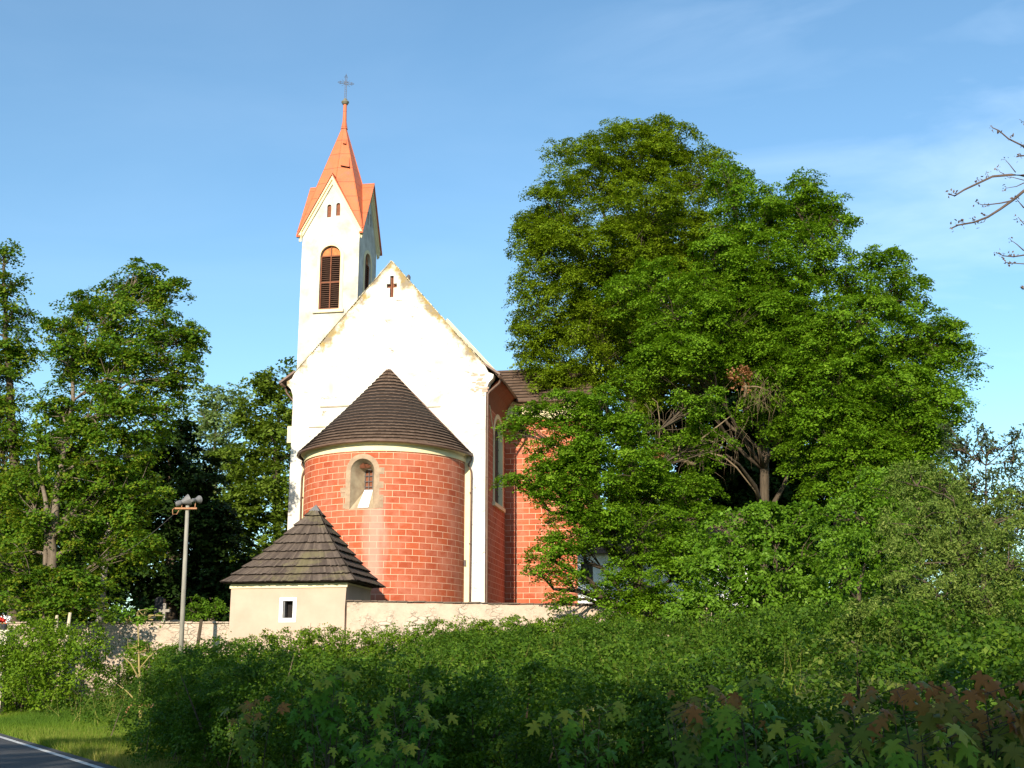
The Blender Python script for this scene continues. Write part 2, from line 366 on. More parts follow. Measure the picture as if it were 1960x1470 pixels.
def arch(cx, w, zb, zt, n=10, pointed=False):
    """closed outline of a round-headed opening, counter-clockwise from bottom left"""
    r = w / 2; zs = zt - r
    out = [(cx - r, zb), (cx + r, zb)]
    for k in range(n + 1):
        a = math.pi * k / n
        out.append((cx + r * math.cos(a), zs + r * math.sin(a)))
    return out
def reveal(mb, o1, o2, fn, d1, d2, mi=0, skip=()):
    n = len(o1)
    for i in range(n):
        if i in skip: continue
        a, b = o1[i], o1[(i + 1) % n]; c, d = o2[(i + 1) % n], o2[i]
        mb.face([fn(*a, d1), fn(*b, d1), fn(*c, d2), fn(*d, d2)], [(a[0], a[1]), (b[0], b[1]), (c[0], c[1]), (d[0], d[1])], mi)
def band(mb, o_out, o_in, fn, d0, d1, mi=0):
    """flat raised surround between two matching outlines: front face at d1, edges back to d0"""
    n = len(o_out)
    for i in range(n):
        a, b, c, d = o_out[i], o_out[(i+1) % n], o_in[(i+1) % n], o_in[i]
        mb.face([fn(*a, d1), fn(*b, d1), fn(*c, d1), fn(*d, d1)], None, mi)
        mb.face([fn(*a, d0), fn(*b, d0), fn(*b, d1), fn(*a, d1)], None, mi)
        mb.face([fn(*d, d0), fn(*c, d0), fn(*c, d1), fn(*d, d1)], None, mi)

rs = random.Random(4)
def shingles(mb, P, courses, board, thick, overlap=0.25, jit=0.02, dark=0.0):
    """individually laid boards on the surface P(a, t): a across 0..1, t down the slope 0..1"""
    for k in range(courses):
        t0 = k / courses; t1 = (k + 1) / courses
        w = (Vector(P(1, t1)) - Vector(P(0, t1))).length
        arcw = sum((Vector(P((i + 1) / 8, t1)) - Vector(P(i / 8, t1))).length for i in range(8))
        n = max(3, int(arcw / board))
        cuts = [0] + sorted((i + rs.uniform(-0.25, 0.25)) / n for i in range(1, n)) + [1]
        L = (Vector(P(0.5, t1)) - Vector(P(0.5, t0))).length
        for i in range(n):
            a0, a1 = cuts[i], cuts[i + 1]
            am = (a0 + a1) / 2
            e1 = Vector(P(min(1, am + 0.01), t1)) - Vector(P(max(0, am - 0.01), t1)); e2 = Vector(P(am, t1)) - Vector(P(am, max(0, t1 - 0.02)))
            nr = e2.cross(e1).normalized()
            if nr.z < 0: nr = -nr
            j = rs.uniform(-jit, jit) / max(L, 0.01) / courses; th = thick * rs.uniform(0.9, 1.12)
            tt = min(1.0 + 0.5 / courses, t1 + j + overlap / courses)
            ts = max(0, t0 - 0.02 / courses)
            sag = rs.uniform(0, thick * 0.12)
            u0 = Vector(P(a0, ts)); u1 = Vector(P(a1, ts)); l0 = Vector(P(a0, tt)); l1 = Vector(P(a1, tt))
            lo = nr * (th * 1.1 + sag); tint = rs.random()
            top = [u0 + nr * 0.012, u1 + nr * 0.012, l1 + lo + nr * th, l0 + lo + nr * th]
            bot = [u0 - nr * 0.01, u1 - nr * 0.01, l1 + lo, l0 + lo]
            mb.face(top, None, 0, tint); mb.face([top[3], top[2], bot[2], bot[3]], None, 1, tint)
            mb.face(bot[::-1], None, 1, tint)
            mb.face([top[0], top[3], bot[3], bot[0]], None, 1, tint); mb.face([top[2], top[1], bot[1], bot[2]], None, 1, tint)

# ------------------------------------------------------------------ leaves
def leaf_mesh(name, pos, nrm, L, W, mat, rng, parent=None, shape='kite', tint=None, axis=None, up=0.0):
    n = len(pos); pos = np.asarray(pos, dtype=np.float64); nrm = nrm / (np.linalg.norm(nrm, axis=1, keepdims=True) + 1e-9)
    rv = rng.normal(size=(n, 3)) if axis is None else axis + rng.normal(size=(n, 3)) * 0.25
    t = rv - nrm * np.sum(rv * nrm, axis=1, keepdims=True); t /= np.linalg.norm(t, axis=1, keepdims=True) + 1e-9
    b = np.cross(nrm, t)
    s = rng.uniform(0.65, 1.25, size=(n, 1)); Ls = L * s; Ws = W * s
    if shape == 'kite': tpl = [(0, 0, 0), (0.45, 0.5, 0.10), (1.0, 0, -0.06), (0.5, -0.5, 0.10)]; faces = [(0, 1, 2, 3)]
    elif shape == 'oval':
        tpl = [(0, 0, 0), (0.25, 0.42, 0.06), (0.62, 0.46, 0.04), (1.0, 0, -0.10), (0.62, -0.46, 0.04), (0.25, -0.42, 0.06)]
        faces = [(0, 1, 2, 3), (0, 3, 4, 5)]
    elif shape == 'blade': tpl = [(0, -0.5, 0), (0, 0.5, 0), (1.0, 0, 0)]; faces = [(0, 1, 2)]
    elif shape == 'maple':
        o = [(0.0, 0.0), (-0.10, 0.14), (-0.02, 0.40), (0.08, 0.26), (0.17, 0.24), (0.24, 0.44), (0.36, 0.50), (0.52, 0.66), (0.50, 0.40), (0.45, 0.30), (0.44, 0.16),
             (0.62, 0.19), (0.72, 0.27), (0.76, 0.13), (1.0, 0.0)]
        tpl = [(x, y, -0.55 * y * y - 0.22 * x * x + 0.12 * abs(y)) for x, y in o] + [(x, -y, -0.55 * y * y - 0.22 * x * x + 0.12 * abs(y)) for x, y in o[1:-1]] + [(0.33, 0, 0.03)]
        c = len(tpl) - 1; k = len(o)
        loop = list(range(0, k)) + list(range(k + len(o) - 3, k - 1, -1))
        faces = [(c, loop[i + 1] if i + 1 < len(loop) else loop[0], loop[i]) for i in range(len(loop))]
    tp = np.array(tpl); m = len(tp)
    V = pos[:, None, :] + t[:, None, :] * (tp[None, :, 0:1] * Ls[:, None, :]) + b[:, None, :] * (tp[None, :, 1:2] * Ws[:, None, :]) + nrm[:, None, :] * (tp[None, :, 2:3] * Ls[:, None, :])
    V = V.reshape(-1, 3)
    ls = [len(f) for f in faces]; fl = np.array([i for f in faces for i in f], dtype=np.int64)
    idx = (np.arange(n)[:, None] * m + fl[None, :]).ravel()
    starts = np.cumsum([0] + ls[:-1]); per = sum(ls)
    st = (np.arange(n)[:, None] * per + starts[None, :]).ravel()
    me = bpy.data.meshes.new(name)
    me.vertices.add(len(V)); me.vertices.foreach_set('co', V.astype(np.float32).ravel())
    me.loops.add(len(idx)); me.loops.foreach_set('vertex_index', idx.astype(np.int32))
    me.polygons.add(len(st)); me.polygons.foreach_set('loop_start', st.astype(np.int32))
    me.update(calc_edges=True)
    if tint is None: tint = rng.random(n)
    a = me.attributes.new('tint', 'FLOAT', 'FACE'); a.data.foreach_set('value', np.repeat(np.clip(tint, 0, 1), len(faces)).astype(np.float32))
    me.materials.append(mat)
    o = bpy.data.objects.new(name, me); COL.objects.link(o)
    if parent: o.parent = parent
    return o

def unit(v): return v / (np.linalg.norm(v, axis=-1, keepdims=True) + 1e-9)
def sprays(lobes, rng, dens, spray_r, per, flat=1.0, droop=0.25, inner=0.3, rough=0.3, clump=0.34):
    """leaf positions and normals for a crown made of lobes (centre, radii): many small tilted leaf sprays"""
    P, Nn, T, C = [], [], [], []
    for c, r in lobes:
        c = np.array(c); r = np.array(r)
        area = 4 * math.pi * ((r[0]*r[1])**1.6 / 3 + (r[0]*r[2])**1.6 / 3 + (r[1]*r[2])**1.6 / 3) ** (1 / 1.6)
        n = max(6, int(area * dens)); rm = float(r.mean())
        m = max(3, int(area * clump / max(0.25, min(1.0, rm * .45)) ** 2)); rho = min(1.05, .42 * rm)
        sd = unit(rng.normal(size=(m, 3))); sd[:, 2] = np.where(rng.random(m) < .25, np.abs(sd[:, 2]), sd[:, 2])
        sc = c + sd * (r * rng.uniform(.68, 1.05, (m, 1))); srho = rho * rng.uniform(.55, 1.25, m)
        k_ = rng.integers(0, m, n); d = unit(unit(rng.normal(size=(n, 3))) + sd[k_] * .5 + np.array([0, 0, .35]))
        ctr = sc[k_] + d * (srho[k_] * rng.uniform(.5, 1.0, n))[:, None] * np.array([1.1, 1.1, .75])
        ins = rng.random(n) < inner
        di = unit(rng.normal(size=(n, 3))); ctr = np.where(ins[:, None], c + di * r * rng.uniform(.2, .8, (n, 1)), ctr)
        nv = unit(d * np.array([0.55, 0.55, 0.35]) + np.array([0, 0, 0.85 * flat]) + rng.normal(size=(n, 3)) * 0.22)
        tint0 = rng.normal(0.0, 0.14, n)
        k = per
        rr = spray_r * np.sqrt(rng.random((n, k))) * rng.uniform(0.6, 1.25, (n, 1)); ph = rng.random((n, k)) * 2 * math.pi
        a = unit(np.cross(nv, rng.normal(size=(n, 3)))); b = np.cross(nv, a)
        pos = ctr[:, None, :] + a[:, None, :] * (rr * np.cos(ph))[..., None] + b[:, None, :] * (rr * np.sin(ph) * 0.75)[..., None]
        pos[..., 2] -= droop * rr * rr / spray_r
        pos += rng.normal(size=pos.shape) * spray_r * 0.09
        ln = nv[:, None, :] + rng.normal(size=(n, k, 3)) * rough
        P.append(pos.reshape(-1, 3)); Nn.append(ln.reshape(-1, 3)); T.append((0.5 + tint0[:, None] + rng.normal(0, 0.2, (n, k))).ravel())
        C.append(ctr)
    return np.concatenate(P), np.concatenate(Nn), np.concatenate(T), np.concatenate(C)

def lobes_px(spec, depth=0.85):
    out = []
    for q in spec:
        u, v, Y, ru, rv = q[:5]; m = Y / F / CT
        rd = q[5] if len(q) > 5 else 0.5 * (ru + rv) * m * depth
        out.append((tuple(at(u, v, Y)), (ru * m, rd, rv * m)))
    return out

def limb(mb, a, b, r0, r1, rng, n=5, wob=0.06, sag=0.0):
    a = np.array(a, dtype=float); b = np.array(b, dtype=float); L = np.linalg.norm(b - a)
    pts = []; off = np.zeros(3)
    for i in range(n + 1):
        s = i / n
        if 0 < i < n: off = off * 0.6 + rng.normal(size=3) * L * wob
        p = a + (b - a) * s + (off if 0 < i < n else 0)
        p[2] += sag * L * math.sin(math.pi * s)
        pts.append(p)
    mb.tube(pts, [r0 + (r1 - r0) * i / n for i in range(n + 1)], 7)
    return pts

def tree(name, label, cat, base, trunk_pts, lobes, mat, bark, seed, leafL=0.15, leafW=0.11, dens=3.0, spray_r=0.55, per=26,
         r0=0.35, group=None, shape='kite', flat=1.0, inner=0.3, twigs=0.35, rough=0.3, forks=None, crown='crown', axis=None):
    """trunk_pts: world points of the main stem; every lobe is reached by a limb, a share of the sprays by twigs"""
    rng = np.random.default_rng(seed)
    root = empty(name, base); tag(root, label, cat, group)
    B = np.array(base)
    tp = [np.array(p, dtype=float) - B for p in trunk_pts]
    mb = MB(); nT = len(tp)
    fine = []
    for i in range(nT - 1):
        for s in (0, 0.34, 0.67): fine.append(tp[i] + (tp[i+1] - tp[i]) * s + (rng.normal(size=3) * r0 * 0.18 if (i or s) else 0))
    fine.append(tp[-1])
    rad = [r0 * (1.35 if i == 0 else 1) * (1 - 0.86 * i / (len(fine) - 1)) for i in range(len(fine))]
    mb.tube(fine, rad, 10)
    ll = [(np.array(c) - B, np.array(r)) for c, r in lobes]
    P, Nn, T, C = sprays(ll, rng, dens, spray_r, per, flat, 0.25, inner, rough)
    for f in (forks or []):
        pts = [np.array(p, dtype=float) - B for p in f[0]]
        mb.tube(pts, [f[1] * (1 - 0.8 * i / (len(pts) - 1)) for i in range(len(pts))], 8)
    ends = []
    for c, r in ll:
        # join point on the stem somewhat below the lobe
        js = [i for i in range(len(fine)) if fine[i][2] < c[2] - 0.1 * r[2]] or [len(fine) // 3]
        d = [np.linalg.norm(fine[i] - c) + 0.5 * abs(fine[i][2] - (c[2] - 0.8 * np.linalg.norm(fine[i][:2] - c[:2]))) for i in js]
        j = js[int(np.argmin(d))]
        pts = limb(mb, fine[j], c, max(0.015, rad[j] * 0.5), min(.035, r0 * .15), rng, 6, 0.035, 0.04)
        ends.append(pts)
    n_tw = int(len(C) * twigs)
    if n_tw:
        sel = rng.choice(len(C), n_tw, replace=False)
        cc = np.array([l[0] for l in ll])
        for k in sel:
            li = int(np.argmin(np.linalg.norm(cc - C[k], axis=1))); pp = ends[li]
            q = pp[rng.integers(3, len(pp))]
            mid = (q + C[k]) / 2 + rng.normal(size=3) * 0.1
            mb.tube([q, mid, C[k]], [0.028, 0.018, 0.006], 4, cap=False)
    mb.build('trunk', bark, root, smooth=True)
    leaf_mesh(crown, P, Nn, leafL, leafW, mat, rng, root, shape, T, axis)
    return root

# ------------------------------------------------------------------ ground, road
def tdist(x, y): return (x + 6.2) * 0.866 + (y - 20.35) * 0.5     # metres beyond the road edge line
def gz(x, y):
    t = tdist(x, y)
    return min(2.6, max(0.0, (t - 1.8) * 0.135))
def terrain():
    xs = np.concatenate([np.array([-1500, -700, -350, -180, -120]), np.arange(-90, 91, 1.5), np.array([120, 180, 350, 700, 1500])])
    ys = np.concatenate([np.array([-600, -250, -120, -60]), np.arange(-40, 100, 1.5), np.array([120, 180, 300, 600, 1200, 2500])])
    rng = np.random.default_rng(2)
    v = []; f = []
    for y in ys:
        for x in xs:
            z = gz(x, y)
            if z > 0.02: z += rng.normal() * 0.04
            v.append((x, y, z))
    w = len(xs)
    for j in range(len(ys) - 1):
        for i in range(w - 1): f.append((j*w+i, j*w+i+1, (j+1)*w+i+1, (j+1)*w+i))
    me = bpy.data.meshes.new('ground'); me.from_pydata(v, [], f); me.polygons.foreach_set('use_smooth', np.ones(len(f), dtype=bool))
    m, t, b = new_mat('verge_turf', 0.95); c = coord(t)
    g = mixc(t, ramp(t, noise(t, c, 0.5, 6, 0.7), 0.35, 0.65), (0.055, 0.095, 0.018), (0.12, 0.15, 0.03))
    g = mixc(t, ramp(t, noise(t, c, 2.1, 5), 0.55, 0.75), g, (0.17, 0.14, 0.06))
    t.links.new(g, b.inputs['Base Color']); bump(t, b, noise(t, c, 14, 5), 0.9, 0.06)
    me.materials.append(m)
    o = bpy.data.objects.new('ground', me); COL.objects.link(o); tag(o, kind='structure')
terrain()
RD = Vector((-0.5, 0.866, 0)); RN = Vector((0.866, 0.5, 0)); RO = Vector((-6.2, 20.35, 0))
def road_pt(s, t, z): p = RO + RD * s + RN * t; return (p.x, p.y, z)
mb = MB()
for s in range(-150, 300, 6): mb.face([road_pt(s, -6.9, .006), road_pt(s, 0.22, .006), road_pt(s + 6, 0.22, .006), road_pt(s + 6, -6.9, .006)])
m, t, b = new_mat('asphalt', 0.85); c = coord(t)
g = mixc(t, ramp(t, noise(t, c, 0.4, 6), 0.3, 0.7), (0.050, 0.052, 0.056), (0.068, 0.070, 0.074))
g = mixc(t, ramp(t, noise(t, c, 40, 3), 0.55, 0.7), g, (0.11, 0.11, 0.11)); g = mixc(t, math_(t, 'MULTIPLY', ramp(t, noise(t, c, 1.3, 8, .75, 1.5), 0.57, 0.60), .6), g, (0.03, 0.03, 0.032))
t.links.new(g, b.inputs['Base Color']); bump(t, b, noise(t, c, 60, 3), 0.5, 0.01)
tag(mb.build('road', m), kind='structure')
m, t, b = new_mat('road_paint', 0.7); c = coord(t)
t.links.new(mixc(t, ramp(t, noise(t, c, 7, 8, 0.8), 0.45, 0.62), (0.66, 0.66, 0.64), (0.24, 0.24, 0.24)), b.inputs['Base Color'])
mb = MB()
for s in range(-150, 300, 6): mb.face([road_pt(s, -0.13, .011), road_pt(s, 0.0, .011), road_pt(s + 6, 0.0, .011), road_pt(s + 6, -0.13, .011)])
for s in range(-150, 300, 6): mb.face([road_pt(s, -6.75, .011), road_pt(s, -6.62, .011), road_pt(s + 6, -6.62, .011), road_pt(s + 6, -6.75, .011)])
tag(mb.build('road_edge_line', m), kind='structure')

# churchyard ground behind the wall
W0 = Vector((-6.81, 50.0, 0)); WR = Vector((CA, -SA, 0)); WB = Vector((SA, CA, 0))
def wl(x, y, z): p = W0 + WR * x + WB * y; return (p.x, p.y, z)
mb = MB()
ysl = [0.35, 4, 10, 20, 40, 80, 200, 900]; xsl = [-900, -200, -60, -30, -15, 0, 15, 30, 60, 200, 900]
for i in range(len(xsl) - 1):
    for j in range(len(ysl) - 1):
        h = lambda x, y: 3.55 + min(0.5, max(0, y - 4) * 0.02)
        mb.face([wl(a, b_, h(a, b_)) for a, b_ in ((xsl[i], ysl[j]), (xsl[i+1], ysl[j]), (xsl[i+1], ysl[j+1]), (xsl[i], ysl[j+1]))])
for i in range(len(xsl) - 1): mb.face([wl(xsl[i], 0.35, 0), wl(xsl[i+1], 0.35, 0), wl(xsl[i+1], 0.35, 3.55), wl(xsl[i], 0.35, 3.55)])
m, t, b = new_mat('churchyard_grass', 0.95); c = coord(t)
t.links.new(mixc(t, ramp(t, noise(t, c, 0.8, 6), 0.35, 0.65), (0.04, 0.07, 0.015), (0.08, 0.11, 0.03)), b.inputs['Base Color'])
bump(t, b, noise(t, c, 12, 5), 0.8, 0.05)
tag(mb.build('churchyard_ground', m), kind='structure')

# ------------------------------------------------------------------ church
church = empty('church', CH_O, -AX)
tag(church, 'white gabled church with red block apse, brown cone roof and slim red spired tower', 'church')
XL, XR, XC = -5.55, 5.0, -0.27
ZB = 3.0
APX = (XC, 23.45)
ZL, ZR = 17.35, 17.3
fr = lambda x, z, d=0.0: (x, d, z)                      # front plane, d = depth
# gable wall with cross-shaped opening
cx, cw = -0.22, 0.105
cross = [(cx-cw, 21.39), (cx+cw, 21.39), (cx+cw, 21.93), (cx+0.29, 21.93), (cx+0.29, 22.17), (cx+cw, 22.17), (cx+cw, 22.62), (cx-cw, 22.62),
         (cx-cw, 22.17), (cx-0.29, 22.17), (cx-0.29, 21.93), (cx-cw, 21.93)]
mb = MB()
def rake(x0, z0, x1, z1, n, amp, seed):
    r = random.Random(seed); return [(x0 + (x1-x0)*i/n + (r.uniform(-amp, amp) if 0 < i < n else 0), z0 + (z1-z0)*i/n + (r.uniform(-amp, amp) if 0 < i < n else 0)) for i in range(n + 1)]
right_edge = [(XR, 15.0), (XR + 0.01, 15.6), (XR + .03, 16.05), (XR + 0.16, 16.42), (XR + 0.38, 16.66), (XR + 0.42, 16.85), (XR+0.12, 17.0)]
left_edge = [(XL - .12, 17.1), (XL - 0.40, 16.95), (XL - 0.38, 16.74), (XL - 0.14, 16.5), (XL - .03, 16.15), (XL, 15.6), (XL, 15.0)]
outline = [(XL, ZB), (XR, ZB)] + right_edge + rake(XR - 0.02, 17.3, APX[0], APX[1], 16, 0.035, 3) + rake(APX[0], APX[1], XL + 0.02, 17.4, 16, 0.035, 5)[1:] + left_edge
mb.poly(outline, [cross], lambda x, z: (x, 0, z))
n = len(outline)
for i in range(n):
    a, b_ = outline[i], outline[(i + 1) % n]
    mb.face([(a[0], 0, a[1]), (b_[0], 0, b_[1]), (b_[0], 0.55, b_[1]), (a[0], 0.55, a[1])])
mb.poly(outline, [], lambda x, z: (x, 0.55, z))
reveal(mb, cross, cross, fr, 0, 0.22)
mb.build('gable_wall', M['gable'], church)
mb = MB(); mb.poly(cross, [], lambda x, z: (x, 0.215, z)); mb.box((cx-cw+.02, .15, 21.4), (cx-.02, .2, 22.6)); mb.box((cx+.03, .15, 21.4), (cx+cw-.02, .2, 22.6))
mb.build('cross_opening_boards', M['wood'], church)
# worn patches of bare brick at the right eave
mb = MB(); rp = random.Random(8)
for k in range(26):
    x = XR - 0.25 + rp.uniform(-0.5, 0.3); z = 16.55 + rp.uniform(-0.6, 0.35)
    if 1.155 * abs(x - XC) + z > 23.1: continue
    w = rp.uniform(.05, .16); h = rp.uniform(.03, .06)
    mb.box((x - w, -0.012 - rp.random() * .01, z - h), (x + w, 0.01, z + h))
mb.build('bare_brick_patch', simple('weathered_pink_brick', (0.52, 0.36, 0.28), (0.40, 0.26, 0.19), 3), church)
# cracks / string lines on the left of the gable
M['ledge'] = simple('worn_render_ledge', (0.40, 0.35, 0.27), None, 3)
for a_, b_ in (((-4.0, -0.05, 15.42), (-2.2, 0.0, 15.50)), ((-4.6, -0.04, 14.35), (-3.7, 0.0, 14.40)), ((1.9, -0.04, 15.2), (2.6, 0, 15.26))):
    mb = MB(); mb.box(a_, b_); mb.build('render_ledge', M['ledge'], church)
# rake coping of crumbling mortar
mb = MB(); rp = random.Random(12)
for sx, x1, z1 in ((1, XR - .02, 17.32), (-1, XL + .02, 17.42)):
    for i in range(60):
        s0, s1 = i / 60, (i + rp.uniform(.7, 1.0)) / 60
        a = Vector((XC + (x1 - XC) * s0, 0, APX[1] + (z1 - APX[1]) * s0)); b_ = Vector((XC + (x1 - XC) * s1, 0, APX[1] + (z1 - APX[1]) * s1))
        up = Vector((sx * 0.75, 0, 0.65)).normalized(); h = rp.uniform(.015, .06)
        p = [a, b_, b_ + up * h, a + up * h]
        for y0 in (-.03,): 
            q0 = [Vector((v.x, y0 - rp.random() * .03, v.z)) for v in p]; q1 = [Vector((v.x, .56, v.z)) for v in p]
            mb.face(q0); mb.face([q0[3], q0[2], q1[2], q1[3]]); mb.face([q0[0], q0[3], q1[3], q1[0]]); mb.face([q0[2], q0[1], q1[1], q1[2]])
mb.build('rake_coping', simple('mossy_mortar_coping', (0.60, 0.50, 0.30), (0.42, 0.37, 0.26), 1.2, bs=0.8), church)

# chancel side walls, roof
def brickuv(p, o): return (p + o, 0)
mb = MB()
wz0, wz1, wy0, wy1 = 10.45, 15.2, 2.35, 4.75
so_ = arch((wy0 + wy1) / 2, wy1 - wy0, wz0, wz1)
fs = lambda y, z, d=0.0: (XR - d, y, z)
mb.poly([(0.55, ZB), (5.76, ZB), (5.76, 16.7), (0.55, 16.7)], [so_], lambda y, z: fs(y, z), 0, lambda y, z: (y + 20.2, z - 0.04))
mw = MB(); mw.face([(XL, 0.55, ZB), (XL, 12, ZB), (XL, 12, 16.7), (XL, 0.55, 16.7)], [(0.5, 3), (12, 3), (12, 16.7), (.5, 16.7)])
mb.build('side_wall', M['brick'], church); mw.build('side_wall', M['brick'], church)
wn = MB(); reveal(wn, so_, so_, fs, 0.0, 0.22)
so2 = arch((wy0 + wy1) / 2, wy1 - wy0 + 0.5, wz0 - 0.0, wz1 + 0.25)
band(wn, so2, so_, fs, 0.0, -0.035)
wn.box((XR - .02, wy0 - .35, wz0 - .2), (XR + .14, wy1 + .35, wz0 - .003))
win = wn.build('side_window', M['cream'], church)
g = MB(); g.poly(so_, [], lambda y, z: fs(y, z, 0.215)); g.build('glass', M['slope_glass'], win)
g = MB()
for k in range(1, 4): g.box((XR - .21, wy0 + (wy1-wy0)*k/4 - .02, wz0), (XR - .18, wy0 + (wy1-wy0)*k/4 + .02, wz1 - .2))
for k in range(1, 7): g.box((XR - .21, wy0, wz0 + .65*k - .02), (XR - .185, wy1, wz0 + .65*k + .02))
g.build('glazing_bars', M['iron'], win)

mb = MB()
for sx, xe, ze in ((1, XR + 0.62, 16.72), (-1, XL - 0.62, 16.78)):
    # plane from ridge to eave
    rz = 23.25
    P = lambda a, t, xe=xe, ze=ze: (XC + (xe - XC) * t, 0.57 + (14 - 0.57) * a, rz + (ze - rz) * t)
    shingles(mb, P, 26, 0.6, 0.02, jit=0.015)
    mb.face([(XC, .57, rz - .05), (xe, .57, ze - .05), (xe, 14, ze - .05), (XC, 14, rz - .05)], None, 1)
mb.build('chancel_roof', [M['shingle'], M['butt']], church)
# eave ends that show beside the gable: short roof slabs, soffit, gutter
for sx, x0, z0 in ((1, XR - 0.12, 17.42), (-1, XL + 0.06, 17.45)):
    mb = MB(); x1 = x0 + sx * 0.86; z1 = z0 - 0.62
    mb.prism([(x0, z0), (x0 + sx*.05, z0 + .09), (x1 + sx*.05, z1 + .09), (x1, z1)], lambda x, z, d: (x, d, z), -0.06, 0.6)
    mb.build('verge_board', M['verge'], church)
mb = MB()
prof = [(0.0, 15.35), (0.06, 15.9), (0.2, 16.3), (0.45, 16.58), (0.66, 16.7)]
for sx, X, yend in ((1, XR, 5.74), (-1, XL, 12.0)):
    mb = MB()
    for i in range(len(prof) - 1):
        (a, za), (c_, zc) = prof[i], prof[i + 1]
        mb.face([(X + sx*(a+.004), 0.56, za), (X + sx*(c_+.004), 0.56, zc), (X + sx*(c_+.004), yend, zc), (X + sx*(a+.004), yend, za)])
    mb.build('eave_soffit', M['soffit'], church, smooth=True)
mb = MB()
mb.tube([(XR + .72, 0.0, 16.78), (XR + .72, 5.2, 16.74)], 0.075, 8); mb.build('eave_gutter', M['gutter'], church, smooth=True)
mb = MB(); mb.tube([(XL - .72, 0.0, 16.82), (XL - .72, 12, 16.8)], 0.075, 8)
mb.build('eave_gutter', M['gutter'], church, smooth=True)
mb = MB()
mb.tube([(XR + .70, 0.55, 16.7), (XR + .62, 0.4, 16.45), (XR + .17, 0.1, 15.95), (XR + .09, 0.05, 15.8), (XR + .09, 0.05, 5), (XR + .09, 0.05, ZB)], 0.062, 8)
for z in (14.6, 11.4, 8.2): mb.tube([(XR + .09, .05, z), (XR + .09, .05, z + .06)], 0.075, 8)
mb.build('downspout', M['gutter'], church, smooth=True)
mb = MB(); mb.tube([(XL - .68, 0.5, 16.75), (XL - .5, .35, 16.4), (XL - .08, .3, 15.9), (XL - .08, .3, ZB)], .05, 8); mb.build('downspout', M['gutter'], church, smooth=True)
mb = MB(); mb.box((XL - .28, .1, 13.6), (XL - 0.003, .5, 14.5)); mb.build('wall_box', M['cream'], church)
# thin yellow tie rod / cable along the side wall
mb = MB(); mb.tube([(XR + .03, 0.9, 15.4), (XR + .06, 2.1, 13.9), (XR + .05, 2.2, 10.4)], .03, 6); mb.build('pipe', M['cream'], church)

# transept on the right
TY, TX1 = 5.76, 9.6
te = plane(990, 768, 5.3); EZ = te[2]
mb = MB()
mb.poly([(XR, ZB), (TX1, ZB), (TX1, EZ - 1.0), (XR, EZ - 1.0)], [], lambda x, z: (x, TY, z), 0, lambda x, z: (x + 30.05, z))
mb.face([(TX1, TY, ZB), (TX1, 13, ZB), (TX1, 13, EZ + .1), (TX1, TY, EZ + .1)], [(0, 3), (7, 3), (7, EZ), (0, EZ)])
mb.build('transept_wall', M['brick'], church)
mb = MB(); mb.box((XR - .1, TY - .05, EZ - 1.0), (TX1 + .05, TY + .3, EZ + .05)); mb.box((XR - .1, TY - .28, EZ - .14), (TX1 + .25, TY - .05, EZ + .02))
mb.build('transept_cornice', M['cream'], church)
RY = 8.6; RZ = plane(970, 709, RY)[2]
mb = MB(); P = lambda a, t: (2.2 + (TX1 + .35 - 2.2) * a, RY + (TY - .45 - RY) * t, RZ + (EZ + .02 - RZ) * t)
shingles(mb, P, 11, 0.5, 0.035, overlap=.1, jit=0.004)
mb.face([P(0, 0), P(1, 0), P(1, 1), P(0, 1)], None, 1)
mb.face([(2.2, RY, RZ), (TX1 + .35, RY, RZ), (TX1 + .35, 13, EZ), (2.2, 13, EZ)], None, 0)
mb.face([(TX1 + .3, TY - .4, EZ), (TX1 + .3, 12.9, EZ), (TX1 + .3, RY, RZ - .05)], None, 1)
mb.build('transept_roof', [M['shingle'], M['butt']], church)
mb = MB(); mb.tube([(XR + .65, TY - .52, EZ - .02), (TX1 + .3, TY - .52, EZ - .04)], .07, 8); mb.build('transept_gutter', M['gutter'], church, smooth=True)
# nave gable parapet standing above the chancel roof
NY = 13.0
pa = plane(915, 676, NY); pb = plane(952, 712, NY); k_ = (pa[2] - pb[2]) / (pb[0] - pa[0])
mb = MB(); ztop = pa[2] + k_ * (pa[0] - XC)
ztop = min(ztop, plane(770, 530, NY)[2])
mb.prism([(XC - 6.6, 10), (XC + 6.6, 10), (XC + 6.6, pa[2] - k_ * (XC + 6.6 - pa[0])), (pa[0], pa[2]), (pa[0] - .5, pa[2] + .55), (XC, ztop), (XC - 6.6, pa[2] - k_ * (XC + 6.6 - pa[0]))],
         lambda x, z, d: (x, d, z), NY, NY + 0.5)
mb.prism([(XC - 6.5, ZB), (XC + 6.5, ZB), (XC + 6.5, 16.5), (XC - 6.5, 16.5)], lambda x, z, d: (x, d, z), NY + .5, NY + 16)
mb.prism([(XC - 6.9, 16.4), (XC + 6.9, 16.4), (XC, 24.2)], lambda x, z, d: (x, d, z), NY + .5, NY + 16.3)
mb.build('nave', simple('nave_plaster', (0.58, 0.50, 0.38), (0.48, 0.41, 0.3), 1.0), church)
f1 = plane(782, 530, 6)
mb = MB(); mb.lathe([(0.0, -1.2), (.07, -1.2), (.05, -.1), (.12, .05), (.13, .2), (.06, .32), (0, .36)], (f1[0], 6, f1[2] - .2), 10); mb.build('roof_vent', M['iron'], church, smooth=True)

